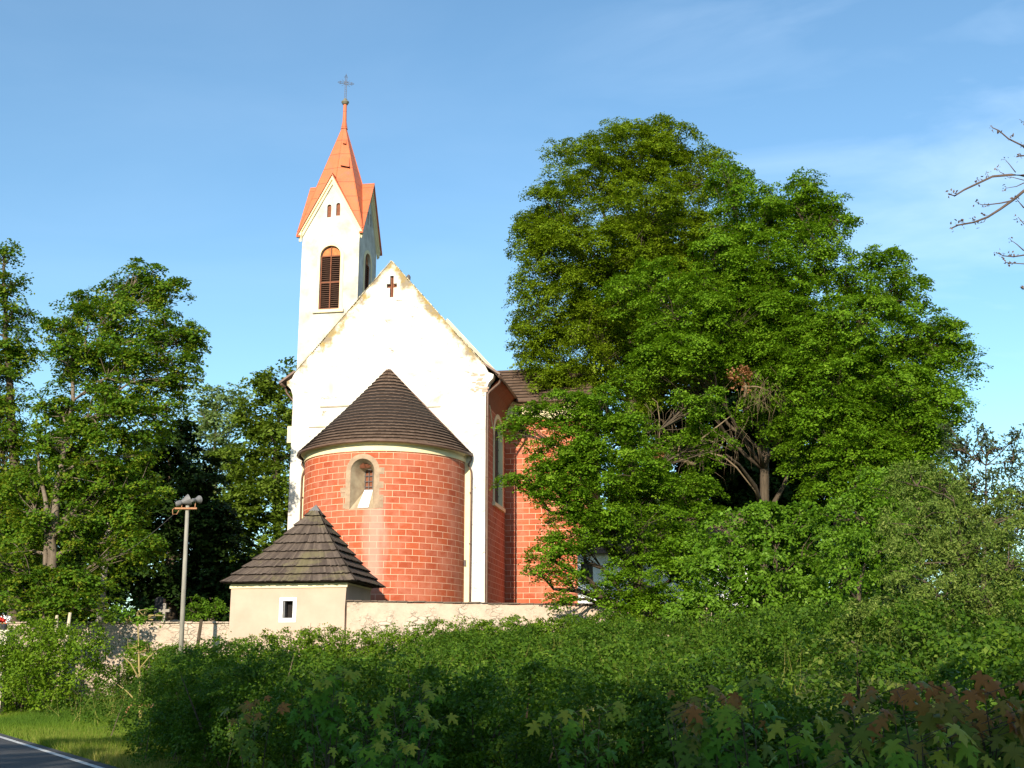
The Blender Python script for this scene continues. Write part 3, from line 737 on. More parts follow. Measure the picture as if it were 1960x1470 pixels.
# apse
R = 4.2
def cyl(u, z, d=0.0, R_=R):       # u: metres along the wall from its middle, d: depth inwards
    a = u / R; r = R_ - d; return (XC + r * math.sin(a), -r * math.cos(a), z)
zt_wall = 12.22
NW, NZB, NZT = 1.19, 9.36, 11.83
na = arch(0, NW, NZB, NZT, 14)
mb = MB()
half = R * math.pi / 2
us = sorted(set([round(-half + half * 2 * i / 72, 4) for i in range(73)] + [round(p[0], 4) for p in na]))
def top_of(u): r = NW / 2; return NZT - r + math.sqrt(max(0, r * r - u * u))
for i in range(len(us) - 1):
    a, b_ = us[i], us[i + 1]
    def q(z0a, z0b, z1a, z1b): mb.face([cyl(a, z0a), cyl(b_, z0b), cyl(b_, z1b), cyl(a, z1a)], [(a + 100.35, z0a), (b_ + 100.35, z0b), (b_ + 100.35, z1b), (a + 100.35, z1a)])
    if abs((a + b_) / 2) < NW / 2: q(ZB, ZB, NZB, NZB); q(top_of(a), top_of(b_), zt_wall, zt_wall)
    else: q(ZB, ZB, zt_wall, zt_wall)
apse = mb.build('apse_wall', M['brick'], church)
mb = MB()
for i in range(72):
    a, b_ = -half + half*2*i/72, -half + half*2*(i+1)/72
    for (ra, za), (rb, zb) in (((R, 12.2), (R + .05, 12.2)), ((R + .05, 12.2), (R + .06, 12.5)), ((R + .06, 12.5), (R + .22, 12.62))):
        mb.face([cyl(a, za, 0, ra), cyl(b_, za, 0, ra), cyl(b_, zb, 0, rb), cyl(a, zb, 0, rb)])
mb.build('apse_cornice', M['cream'], church, smooth=False)
mb = MB()
RE = R + 0.33; AZ = 17.38
def cone(a, t):
    ph = (a - 0.5) * math.pi; r = 0.02 + (RE - 0.02) * t
    return (XC + r * math.sin(ph), -r * math.cos(ph) - 0.012, AZ + (12.62 - AZ) * t - 0.10 * math.sin(math.pi * t))
shingles(mb, cone, 23, 0.13, 0.042, overlap=0.10, jit=0.006)
for i in range(48): mb.face([cone(i/48, .02), cone((i+1)/48, .02), cone((i+1)/48, 1), cone(i/48, 1)], None, 1)
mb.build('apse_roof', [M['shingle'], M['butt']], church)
mb = MB(); mb.tube([(XC + .07, -.04, AZ - .03), (XC + RE + .02, -.10, 12.66)], .05, 6); mb.tube([(XC - .07, -.04, AZ - .03), (XC - RE - .02, -.10, 12.66)], .05, 6)
mb.build('roof_flashing', M['gutter'], church, smooth=True)
mb = MB()
mb.tube([(XC + (RE + .05) * math.sin(p), -(RE + .05) * math.cos(p), 12.60 + 0.05 * math.sin(3.1 * p + 1)) for p in [math.radians(-90 + 5 * i) for i in range(37)]], 0.07, 8)
mb.build('apse_gutter', M['gutter'], church, smooth=True)
for sx in (-1, 1):
    mb = MB(); X = XC + sx * (R + .33)
    mb.tube([(X, -.12, 12.55), (X + sx*.06, -.14, 12.35), (X - sx * 0.12, -.16, 12.1), (X + sx * .02, -.1, 11.75), (X + sx*.04, -.1, 11.5), (X, -.1, 5), (X, -.1, ZB)], 0.05, 8)
    for z in (10.6, 8.0): mb.tube([(X, -.1, z), (X, -.1, z + .05)], .065, 8)
    mb.build('downspout', M['gutter'], church, smooth=True)
for x0, x1 in ((XC + R - .02, XC + R + .30), (XC - R - .42, XC - R + .02)): mb = MB(); mb.box((x0, -.035, ZB), (x1, -.002, 12.2)); mb.build('cream_pilaster', M['cream'], church)
mb = MB(); hx = plane(890, 1078, -.1); mb.box((hx[0] - .05, -.12, hx[2] - .14), (hx[0] + .05, -.045, hx[2] + .16)); mb.build('meter_box', M['iron'], church)
# apse window: stone surround, splayed niche, small grated light
def quoin(o, seed):
    r = random.Random(seed); out = []
    for i, (x, z) in enumerate(o): out.append((x, z))
    return out
no = arch(0, NW + 0.52, NZB + .02, NZT + 0.24, 14)
mb = MB()
cf = lambda u, z, d=0.0: cyl(u, z, d)
for i in range(1, len(no)):
    if i == len(no): continue
    a, b_, c_, d_ = no[i], no[(i+1) % len(no)], na[(i+1) % len(na)], na[i]
    if i == 0: continue
    st_ = 6 if abs(a[1] - b_[1]) > .8 else 1
    for s in range(st_):
        la = lambda p, q_, s_: (p[0] + (q_[0]-p[0])*s_, p[1] + (q_[1]-p[1])*s_)
        s0, s1 = s / st_, (s + 1) / st_
        mb.face([cf(*la(a, b_, s0), -.018), cf(*la(a, b_, s1), -.018), cf(*la(d_, c_, s1), -.018), cf(*la(d_, c_, s0), -.018)])
        mb.face([cf(*la(a, b_, s0), 0), cf(*la(a, b_, s1), 0), cf(*la(a, b_, s1), -.018), cf(*la(a, b_, s0), -.018)])
rq = random.Random(3)
for sx in (-1, 1):
    z = NZB + .05
    while z < NZT - .75:
        h = rq.uniform(.2, .34); w = rq.uniform(.02, .30) if rq.random() < .6 else .02
        e0 = sx * (NW/2 + .25); e1 = e0 + sx * w
        for k in range(1):
            mb.face([cf(e0, z, -.014), cf(e1, z, -.014), cf(e1, z + h, -.014), cf(e0, z + h, -.014)]); mb.face([cf(e1, z, -.014), cf(e1, z, .01), cf(e1, z + h, .01), cf(e1, z + h, -.014)])
        z += h + .02
surround = mb.build('apse_window', M['tan'], church)
ni = arch(0.07, 0.40, 10.42, 11.44, 14)
mb = MB(); 
def nf(x, z, d):      # straight depth behind the wall face
    p = cyl(x, z) if d == 0 else (XC + x, -R + 0.95, z); return p
n = len(na)
for i in range(1, n):
    a, b_, c_, d_ = na[i], na[(i+1) % n], ni[(i+1) % n], ni[i]
    for s in range(3):
        def mixp(p, q_, s_): P0 = Vector(nf(*p, 0)); P1 = Vector(nf(*q_, 1)); return P0 + (P1 - P0) * s_
        mb.face([mixp(a, d_, s/3), mixp(b_, c_, s/3), mixp(b_, c_, (s+1)/3), mixp(a, d_, (s+1)/3)])
mb.build('niche', M['niche'], surround)
mb = MB(); a, b_ = na[0], na[1]; mb.face([nf(*a, 0), nf(*b_, 0), nf(*ni[1], 1), nf(*ni[0], 1)])
mb.face([(XC - .20, -R + .05, NZB + .075), (XC + .34, -R + .05, NZB + .075), (XC + .28, -R + .93, 10.43), (XC - .14, -R + .93, 10.43)], None, 1)
mb.build('sill', [M['niche'], M['framewhite']], surround)
mb = MB(); mb.poly(ni, [], lambda x, z: (XC + x, -R + .97, z)); mb.build('shutter', M['wood'], surround)
mb = MB(); yb = -R + .93
mb.box((XC + .05, yb - .03, 10.42), (XC + .09, yb + .0, 11.43))
for z in (10.55, 10.82, 11.09): mb.box((XC - .19, yb - .035, z), (XC + .33, yb - .002, z + .035))
band(mb, arch(.07, .41, 10.42, 11.45, 14), arch(.07, .35, 10.45, 11.42, 14), lambda x, z, d: (XC + x, yb + d, z), 0.02, -.02)
mb.build('grille', M['iron'], surround)
mb = MB()
for (x0, x1, dz) in ((-.42, -.05, 0), (-.05, .2, .04), (.2, .36, 0)):
    mb.prism([(x0, NZT - .20 - abs(x0) * .35), (x1, NZT - .14 - abs(x1) * .35), (x1 * .35 + .08, 11.47), (x0 * .35 + .02, 11.43)], lambda x, z, d: (XC + x, -R + .16 + d + (NZT - z) * .9, z), 0, .03)
mb.build('arch_boards', M['wood'], surround)

# tower
TD = 6.0
twL = plane(574, 570, TD)[0]; twR = plane(686, 520, TD)[0]; TW = twR - twL; TCX = (twL + twR) / 2
zc = plane(688, 432, TD)[2] - .05          # corner (eave) height
zpk = plane(633, 338, TD)[2]               # gable peak height
zA = plane(666, 232, TD + TW / 2)[2]
tower = None
wz_b, wz_t = plane(627, 592, TD)[2], plane(634, 470, TD)[2]
ww = 1.28
def face_maps():
    h = TW / 2; cy = TD + h
    return [lambda s, z, d=0.0: (TCX + s, TD + d, z), lambda s, z, d=0.0: (TCX + h - d, cy + s, z),
            lambda s, z, d=0.0: (TCX - s, TD + TW - d, z), lambda s, z, d=0.0: (TCX - h + d, cy - s, z)]
mb = MB(); h = TW / 2
wallo = [(-h, ZB), (h, ZB), (h, zc + .1), (0, zpk - .18), (-h, zc + .1)]
woff = 0.03
wa = arch(woff, ww, wz_b, wz_t, 12)
wz2 = plane(627, 398, TD)[2]
sl1 = arch(-0.17, 0.26, wz2 - .62, wz2 + .22, 8); sl2 = arch(0.42 - .02, 0.26, wz2 - .55, wz2 + .29, 8)
wi = arch(woff, ww - .16, wz_b + .02, wz_t - .08, 12)
fms = face_maps()
for k, fm in enumerate(fms):
    holes = [wa] if k > 1 else [wa, sl1, sl2]
    mb.poly(wallo, holes, lambda s, z, fm=fm: fm(s, z))
    reveal(mb, wa, wa, fm, 0, 0.34)
    if k < 2:
        for s_ in (sl1, sl2): reveal(mb, s_, s_, fm, 0, .12)
tower = mb.build('tower', M['tower_white'], church)
for k, fm in enumerate(fms):
    mb = MB(); band(mb, arch(woff, ww + .46, wz_b - .02, wz_t + .24, 12), wa, fm, 0, -.05)
    w_ = mb.build('belfry_window', M['cream'], tower) if False else None
    # window = surround + shutters, grouped in one mesh with materials: surround, wood, orange
    zt_spring = wz_t - ww / 2
    q = MB(); band(q, arch(woff, ww + .40, wz_b - .02, wz_t + .21, 12), wa, fm, 0, -.04)
    q.prism([(woff - ww/2 - .35, wz_b - .22), (woff + ww/2 + .3, wz_b - .22), (woff + ww/2 + .3, wz_b - .03), (woff - ww/2 - .35, wz_b - .03)], fm, -.14, .0)
    q.poly(wa, [], lambda s, z, fm=fm: fm(s, z, .33), 1)
    # tympanum of radial boards
    ty = [(woff + (ww/2 - .06) * math.cos(math.pi*i/10), zt_spring + (ww/2 - .06) * math.sin(math.pi*i/10)) for i in range(11)]
    q.prism(ty, fm, .16, .22, 2)
    q.prism([(woff - .03, wz_b), (woff + .03, wz_b), (woff + .03, wz_t - .04), (woff - .03, wz_t - .04)], fm, .10, .2, 3)
    for zz_ in (wz_b + .03, (wz_b + zt_spring) / 2, zt_spring - .03):
        q.prism([(woff - ww/2 + .01, zz_), (woff + ww/2 - .01, zz_), (woff + ww/2 - .01, zz_ + .08), (woff - ww/2 + .01, zz_ + .08)], fm, .12, .2, 3)
    for e in (-ww/2 + .01, ww/2 - .07): q.prism([(woff + e, wz_b), (woff + e + .06, wz_b), (woff + e + .06, zt_spring), (woff + e, zt_spring)], fm, .1, .2, 3)
    nl = 25
    for i in range(nl):
        z0 = wz_b + .1 + (zt_spring - wz_b - .15) * i / nl
        p = [fm(woff - ww/2 + .05, z0, .13), fm(woff + ww/2 - .05, z0, .13), fm(woff + ww/2 - .05, z0 + .08, .24), fm(woff - ww/2 + .05, z0 + .08, .24)]
        p2 = [(a[0], a[1], a[2] + .018) for a in p]
        q.face(p, None, 4); q.face(p2, None, 4); q.face([p[0], p[1], p2[1], p2[0]], None, 4)
    q.build('belfry_window', [M['cream'], M['dark'], M['orange_wood'], M['wood'], M['louvre']], tower)
for k in (0, 1):
    for s_ in (sl1, sl2):
        q = MB(); q.poly(s_, [], lambda s, z, fm=fms[k]: fm(s, z, .115)); q.build('slot_window', M['wood'], tower)
# raking cream moulding under the tower gables
q = MB()
for fm in fms:
    for sx in (-1, 1):
        for (o0, o1, dd) in ((0.0, .16, -.20), (.16, .34, -.10)):
            e = [(sx * (h + .22), zc - .28 - o0), (0, zpk + .0 - o0 * 1.6), (0, zpk - o1 * 1.6), (sx * (h + .22 - (0.05 if o1 > .2 else 0)), zc - .28 - o1 * 1.5)]
            if sx < 0: e = e[::-1]
            q.prism(e, fm, dd, .0)
q.build('raking_cornice', M['cream'], tower)
# spire
q = MB(); ov = 0.30; H = h + ov; cy = TD + h
A = Vector((TCX, cy, zA))
cor = [Vector((TCX + sx * H, cy + sy * H, zc - .42)) for sx, sy in ((-1, -1), (1, -1), (1, 1), (-1, 1))]
G = [Vector(fm(0, zpk + .12, -ov)) for fm in fms]
Pi = [Vector(fm(0, zpk + .12, .50)) for fm in fms]
for k in range(4):
    c0, c1 = cor[k], cor[(k + 1) % 4]
    # k=0 front: corners 0,1 ; k=1 right: corners 1,2 ...
    for C_, fl in ((c0, 1), (c1, -1)):
        q.face([A, Pi[k], C_ + (A - C_) * .04]); q.face([Pi[k], G[k], C_, C_ + (A - C_) * .04])
        dn = Vector((0, 0, -.10)); q.face([G[k], C_, C_ + dn, G[k] + dn]); inn = Vector(fms[k](0, 0, .25)) - Vector(fms[k](0, 0, 0))
        q.face([G[k] + dn, C_ + dn, C_ + dn + inn, G[k] + dn + inn])
    # hip rolls
    q.tube([A - Vector((0, 0, .1)), c1 + (A - c1) * .03], [.03, .045], 6); q.tube([A - Vector((0, 0, .1)), Pi[k]], [.03, .04], 6); q.tube([Pi[k], G[k]], .04, 6)
spire = q.build('spire', M['roofmetal'], church)
# little roof hatches
q = MB()
Cn = cor[1]; Pf = Pi[0]
def on_face(a, b_): return A + (Pf - A) * a + (Cn - A) * b_ 
nrm_ = (Pf - A).cross(Cn - A).normalized(); 
if nrm_.y > 0: nrm_ = -nrm_
for v0, v1, s0, s1, hh_ in ((301, 322, .22, .88, .16), (270, 278, .28, .74, .13)):
    q = MB(); L_ = lambda v: A + (Pf - A) * ((v - 232) / 113); R_ = lambda v: A + (Cn - A) * ((v - 232) / 200)
    mixv = lambda v, s_: L_(v) + (R_(v) - L_(v)) * s_
    pp = [mixv(v0, s0), mixv(v0, s1), mixv(v1, s1 * .92), mixv(v1, s0)]
    tpp = [pp[0] + nrm_ * .03, pp[1] + nrm_ * .03, pp[2] + nrm_ * hh_, pp[3] + nrm_ * hh_]
    q.face(tpp); q.face([pp[3], pp[2], tpp[2], tpp[3]], None, 1); q.face([pp[0], pp[3], tpp[3], tpp[0]]); q.face([pp[2], pp[1], tpp[1], tpp[2]])
    q.build('roof_hatch', [M['roofmetal'], M['dark']], spire)
z0 = plane(666, 232, TD + h)[2]; z1 = plane(667, 200, TD + h)[2]; z2 = plane(667, 188, TD + h)[2]; z3 = plane(669, 143, TD + h)[2]
q = MB(); q.lathe([(.22, z0 - .55), (.13, z0), (.11, z1 - .05), (.11, z1 + .05), (0, z1 + .05)], (TCX, cy, 0), 12); q.build('finial_shaft', M['roofmetal'], spire, smooth=True)
q = MB(); q.lathe([(.10, z1 - .02), (.17, z1 + .02), (.25, z1 + .16), (.24, z1 + .21), (.15, z1 + .25), (.12, z1 + .36), (.06, z1 + .44), (0, z1 + .44)], (TCX, cy, 0), 16); q.build('finial_ball', M['bronze'], spire, smooth=True)
q = MB(); zb = z1 + .40; zx = zb + (z3 - zb) * .66
Mx = Matrix.Translation(Vector((TCX, cy, 0))) @ Matrix.Rotation(math.radians(25), 4, 'Z')
V = lambda x, z, y=0: Mx @ Vector((x, y, z))
for dx in (-.05, .05): q.tube([V(dx, zb), V(dx, z3 - .2)], .016, 5)
for dz in (-.05, .05): q.tube([V(-.36, zx + dz), V(.36, zx + dz)], .016, 5)
for k in range(9): z_ = zb + (z3 - .25 - zb) * k / 9; q.tube([V(-.05, z_), V(.05, z_ + .08)], .010, 4)
for c_ in ((-.40, zx), (.40, zx), (0, z3 - .12)):
    for a_ in range(3):
        an = a_ * 2 * math.pi / 3 + (math.pi if c_[0] < 0 else 0 if c_[0] > 0 else math.pi / 2)
        q.tube([V(c_[0] + .07 * math.cos(an) + .045 * math.cos(b2), c_[1] + .07 * math.sin(an) + .045 * math.sin(b2)) for b2 in [i * math.pi / 4 for i in range(9)]], .012, 4)
for sx in (-1, 1):
    for sz in (-1, 1): q.tube([V(sx * .08, zx + sz * .08), V(sx * .26, zx + sz * .22)], .010, 4)
q.tube([V(.02 * math.cos(0) + .13 * math.cos(b2), zx + .13 * math.sin(b2)) for b2 in [i * math.pi / 6 for i in range(13)]], .012, 4)
q.tube([V(0, z3 - .1), V(0, z3 + .08)], .012, 4)
q.build('iron_cross', M['iron'], spire)

# ------------------------------------------------------------------ small hip-roofed building in the yard wall
shed = empty('ossuary_building', W0, -AX)
tag(shed, 'small beige square building with hipped grey board roof and one tiny window', 'outbuilding')
SW = -plane(443, 1118, 0, W0)[0]; SD = 3.5; SZ = 5.2; SB = 1.2
swx, swz0, swz1 = plane(551, 1166, 0, W0)[0], plane(551, 1183, 0, W0)[2], plane(551, 1150, 0, W0)[2]
mb = MB(); fo = lambda x, z, d=0.0: (x, d, z)
wo_ = [(swx - .22, swz0), (swx + .22, swz0), (swx + .22, swz1), (swx - .22, swz1)]
mb.poly([(-SW, SB), (0, SB), (-.04, SZ - 1.0), (0, SZ - .13), (-SW, SZ - .13)], [wo_], fo)
reveal(mb, wo_, wo_, fo, 0, .34)
mb.face([(0, 0, SB), (0, SD, SB), (0, SD, SZ), (0, 0, SZ)]); mb.face([(-SW, SD, SB), (-SW, 0, SB), (-SW, 0, SZ), (-SW, SD, SZ)]); mb.face([(0, SD, SB), (-SW, SD, SB), (-SW, SD, SZ), (0, SD, SZ)])
mb.build('wall', M['shedwall'], shed)
mb = MB(); mb.box((-SW - .05, -.05, SZ - .13), (.05, .0, SZ)); mb.box((-SW - .04, .0, SZ - .02), (.04, SD, SZ + .06)); mb.build('cornice', M['cream'], shed)
mb = MB(); band(mb, [(swx - .37, swz0 - .17), (swx + .37, swz0 - .17), (swx + .37, swz1 + .13), (swx - .37, swz1 + .13)], wo_, fo, 0, -.025)
w_ = mb.build('window', M['framewhite'], shed)
mb = MB(); mb.poly(wo_, [], lambda x, z: (x, .33, z)); mb.build('opening', M['dark'], w_)
mb = MB(); mb.prism([(swx - .22, swz0 + .0), (swx - .15, swz0 + .02), (swx - .15, swz1 - .02), (swx - .22, swz1)], fo, .04, .3); mb.build('shutter', M['grey'], w_)
ex0, ex1 = plane(425, 1110, -.35, W0)[0], plane(680, 1110, -.35, W0)[0]
EZs = plane(680, 1111, -.35, W0)[2] - .02; ey0 = -.35; ey1 = SD + .35
axx = (ex0 + ex1) / 2; ayy = (ey0 + ey1) / 2; AZs = plane(605, 970, ayy, W0)[2]; axx = plane(605, 970, ayy, W0)[0]
cr4 = [Vector((ex0, ey0, EZs)), Vector((ex1, ey0, EZs)), Vector((ex1, ey1, EZs)), Vector((ex0, ey1, EZs))]; AP = Vector((axx, ayy, AZs))
mb = MB()
for k in range(4):
    a, b_ = cr4[k], cr4[(k + 1) % 4]
    def P(u, t, a=a, b_=b_):
        L0 = AP + (a - AP) * t; L1 = AP + (b_ - AP) * t; p = L0 + (L1 - L0) * u; p = p.copy()
        p.z += -0.16 * math.sin(math.pi * t) ; return p
    shingles(mb, P, 9, 0.085, 0.052, overlap=0.08, jit=0.022)
    for i in range(9): mb.face([P(0, i/9), P(1, i/9), P(1, (i+1)/9), P(0, (i+1)/9)], None, 1)
mb.face([tuple(c) for c in cr4], None, 1)
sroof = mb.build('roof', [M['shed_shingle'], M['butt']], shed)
mb = MB()
for k in range(4):
    a, b_ = cr4[k], cr4[(k + 1) % 4]
    p = [AP + Vector((0, 0, .10)), AP + (a - AP) * .085 + Vector((0, 0, .08)), AP + (b_ - AP) * .085 + Vector((0, 0, .08))]; mb.face(p)
mb.build('metal_cap', M['grey'], sroof)

# ------------------------------------------------------------------ yard walls
def yard_wall(name, label, x0, x1, z0, z1, mat, seed, zb=0.3, y0=0.12):
    r = random.Random(seed); root = empty(name, W0, -AX); tag(root, label, 'wall')
    mb = MB(); n = int((x1 - x0) / .35); pts = []
    for i in range(n + 1):
        s = i / n; pts.append((x0 + (x1 - x0) * s, z0 + (z1 - z0) * s + r.uniform(-.02, .02)))
    for i in range(n):
        (a, za), (b_, zb_) = pts[i], pts[i + 1]; j0, j1 = 0.02 * math.sin(a * 3.1), 0.02 * math.sin(b_ * 3.1)
        mb.face([(a, y0 + j0, zb), (b_, y0 + j1, zb), (b_, y0 + j1, zb_), (a, y0 + j0, za)])
        mb.face([(a, y0 + j0, za), (b_, y0 + j1, zb_), (b_, y0 + .5, zb_), (a, y0 + .5, za)])
        mb.face([(b_, y0 + .5, zb), (a, y0 + .5, zb), (a, y0 + .5, za), (b_, y0 + .5, zb_)])
    mb.face([(x0, y0, zb), (x0, y0 + .5, zb), (x0, y0 + .5, z0), (x0, y0, z0)]); mb.face([(x1, y0, zb), (x1, y0 + .5, zb), (x1, y0 + .5, z1), (x1, y0, z1)])
    mb.build('masonry', mat, root)
    mb = MB(); x = x0
    while x < x1 - .2:
        w = r.uniform(.25, .5); s = (x - x0) / (x1 - x0); z = z0 + (z1 - z0) * s + .015 + r.uniform(-.008, .012)
        mb.box((x, y0 - .06 - r.random() * .03, z), (min(x + w, x1), y0 + .56, z + r.uniform(.035, .06))); x += w + .012
    mb.build('coping', M['slate'] if seed == 1 else M['rubble_l'], root)
    return root
wx1 = plane(1140, 1158, .12, W0); wa0 = plane(664, 1150, .12, W0)
yard_wall('stone_wall', 'long beige plastered rubble wall with thin dark coping to the right of the small building', 0.003, 21, wa0[2] - .04, wa0[2] - .04 + (wx1[2] - wa0[2]) / wx1[0] * 21, M['rubble'], 1)
wl0 = plane(440, 1193, .12, W0)
yard_wall('stone_wall', 'low pale rubble wall behind the lamp-like speaker pole left of the small building', -26, -SW - .003, wl0[2] + .12, wl0[2], M['rubble_l'], 2)

# ------------------------------------------------------------------ loudspeaker pole
pb_ = at(347, 1230, 48.5); pt = at(359, 968, 48.5)
pole = empty('loudspeaker_pole', (pb_.x, pb_.y, 1.2)); tag(pole, 'leaning pale concrete pole carrying two grey horn loudspeakers', 'pole')
P0 = Vector((pb_.x, pb_.y, 1.2)); d_ = (pt - pb_); base_ = Vector((-d_.x * (pb_.z - 1.2) / d_.z, 0, 0))
mb = MB(); mb.tube([base_, pt - P0], [.105, .075], 12); mb.build('post', M['pole'], pole, smooth=True)
tp_ = pt - P0
mb = MB(); mb.box((tp_.x - .46, tp_.y - .16, tp_.z - .16), (tp_.x + .42, tp_.y - .10, tp_.z - .09)); mb.tube([tp_ + Vector((-.46, -.13, -.1)), tp_ + Vector((-.56, -.13, -.18)), tp_ + Vector((-.54, -.13, -.36)), tp_ + Vector((-.38, -.13, -.36)), tp_ + Vector((-.3, -.13, -.2))], .018, 6)
mb.build('crossarm', M['rust'], pole)
def horn(c, axis, s):
    q = MB(); q.lathe([(0, -.34), (.10, -.34), (.13, -.28), (.13, -.12), (.10, -.05), (.14, .05), (.22, .2), (.27, .32), (.28, .34), (.24, .33), (.12, .1), (0, .05)], (0, 0, 0), 18)
    o = q.build('horn', M['grey'], pole, smooth=True); o.location = c; o.scale = (s, s, s)
    o.rotation_euler = Vector(axis).to_track_quat('Z', 'Y').to_euler(); return o
horn(tp_ + Vector((-.18, -.1, .14)), (0.75, 0.35, 0.35), .85)
horn(tp_ + Vector((.34, -.1, .22)), (0.5, 0.8, 0.2), .6)
for bx_ in (.34, -.2): mb = MB(); mb.tube([tp_ + Vector((bx_, -.13, -.08)), tp_ + Vector((bx_, -.1, .12))], .02, 6); mb.build('bracket', M['rust'], pole)
ce = at(250, 1050, 50) - P0
mb = MB(); mb.tube([tp_ + Vector((-.5, -.1, -.35)) + (ce - tp_) * s - Vector((0, 0, .12 * math.sin(math.pi * s))) for s in [i / 12 for i in range(13)]], .007, 4); mb.build('cable', M['iron'], pole)
# leaning prop post behind it
p1 = at(383, 1190, 49.6); q = MB(); q.tube([p1 - Vector((.15, 0, 2.2)), p1 + Vector((.05, .0, .1))], .07, 6)
o = q.build('wooden_post', M['bark']); tag(o, 'short dark wooden post leaning against the low wall right of the speaker pole', 'post')

# ------------------------------------------------------------------ graves behind the low wall
def grave(u, v, Y, w, hh, mat, label, kind):
    c = at(u, v, Y); root = empty('gravestone', (c.x, c.y, 3.5), -AX); tag(root, label, 'gravestone', 'graves behind the low wall')
    top = c.z - 3.5; mb = MB()
    mb.box((-w * .8, -.25, 0), (w * .8, .25, .25)); mb.build('plinth', mat, root)
    mb = MB()
    if kind == 'slab': mb.prism([(-w/2, .25), (w/2, .25), (w/2, top - .1), (0, top), (-w/2, top - .1)], lambda x, z, d: (x, d, z), -.1, .1)
    else:
        mb.prism([(-.09, .25), (.09, .25), (.08, top - .75), (-.08, top - .75)], lambda x, z, d: (x, d, z), -.09, .09)
        z0_ = top - .75
        mb.prism([(-.06, z0_), (.06, z0_), (.06, z0_ + .38), (.24, z0_ + .38), (.24, z0_ + .5), (.06, z0_ + .5), (.06, top), (-.06, top), (-.06, z0_ + .5), (-.24, z0_ + .5), (-.24, z0_ + .38), (-.06, z0_ + .38)], lambda x, z, d: (x, d, z), -.05, .05)
    mb.build('headstone', mat, root)
grave(316, 1155, 53, .3, 1, M['stone'], 'slim weathered stone grave cross behind the low wall', 'cross')
grave(307, 1142, 55, .42, 1, M['granite'], 'tall black polished obelisk-like gravestone beside the stone cross', 'slab')
grave(297, 1178, 54, .5, 1, M['granite'], 'low dark granite gravestone nearest the little sapling crown', 'slab')
grave(335, 1186, 54, .9, 1, M['stone'], 'wide low grey grave edging left of the speaker pole', 'slab')
# grave with red flowers at the left edge
c = at(3, 1200, 47); gz0 = gz(c.x, c.y)
root = empty('flower_grave', (c.x, c.y, gz0)); tag(root, 'pale stone grave marker with red flowers at the left edge of the picture', 'grave')
mb = MB(); mb.box((-.30, -.15, 0), (.30, .2, c.z - gz0 - .25)); mb.box((-.38, -.2, c.z - gz0 - .25), (.38, .25, c.z - gz0 - .12)); mb.build('marker', simple('pale_limestone', (0.62, 0.55, 0.45), None, 3), root)
mb = MB(); mb.lathe([(.0, 0), (.10, 0), (.14, .2), (.13, .22), (0, .2)], (0.08, 0, c.z - gz0 - .12), 12); mb.build('vase', M['granite'], root)
rng = np.random.default_rng(5); pp = rng.normal(size=(40, 3)) * .07 + np.array([.03, 0, c.z - gz0 + .28])
leaf_mesh('red_flowers', pp, rng.normal(size=(40, 3)), .10, .09, M['red'], rng, root, 'oval')
pp = rng.normal(size=(40, 3)) * .08 + np.array([.22, -.05, c.z - gz0 + .30]); leaf_mesh('white_flowers', pp, rng.normal(size=(40, 3)), .08, .07, M['framewhite'], rng, root, 'oval')

# white house glimpsed through the right-hand trees
hc = at(1106, 1150, 54.5); house = empty('white_house', (hc.x, hc.y, 3.5), -AX); tag(house, 'small white rendered house glimpsed through the maple branches right of the church', 'house')
mb = MB(); hh = 3.6
wq = [(.15, 2.0), (.7, 2.0), (.7, 3.0), (.15, 3.0)]
mb.poly([(0.0, 0), (7.5, 0), (7.5, hh), (0.0, hh)], [wq], fo); reveal(mb, wq, wq, fo, 0, .2)
mb.poly([(0, 0), (6, 0), (6, hh), (3, hh + 1.8), (0, hh)], [], lambda y, z: (0.0, y, z)); mb.poly([(0, 0), (6, 0), (6, hh), (3, hh + 1.8), (0, hh)], [], lambda y, z: (7.5, y, z))
mb.face([(0, 6, 0), (7.5, 6, 0), (7.5, 6, hh), (0, 6, hh)]); mb.build('wall', M['framewhite'], house)
mb = MB(); P = lambda a, t: (.0 + 7.8 * a, 3 + (-3.4) * t, hh + 1.9 - 2.15 * t); shingles(mb, P, 12, .3, .02); mb.face([P(0, 0), P(1, 0), P(1, 1), P(0, 1)], None, 1); mb.face([P(0, 0), P(1, 0), (7.8, 6.4, hh - .25), (.0, 6.4, hh - .25)])
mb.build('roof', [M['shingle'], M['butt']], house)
mb = MB(); mb.poly(wq, [], lambda x, z: (x, .19, z)); mb.box((.41, .13, 2.0), (.44, .18, 3.0)); mb.build('window', M['slope_glass'], house)

exec_trees = True
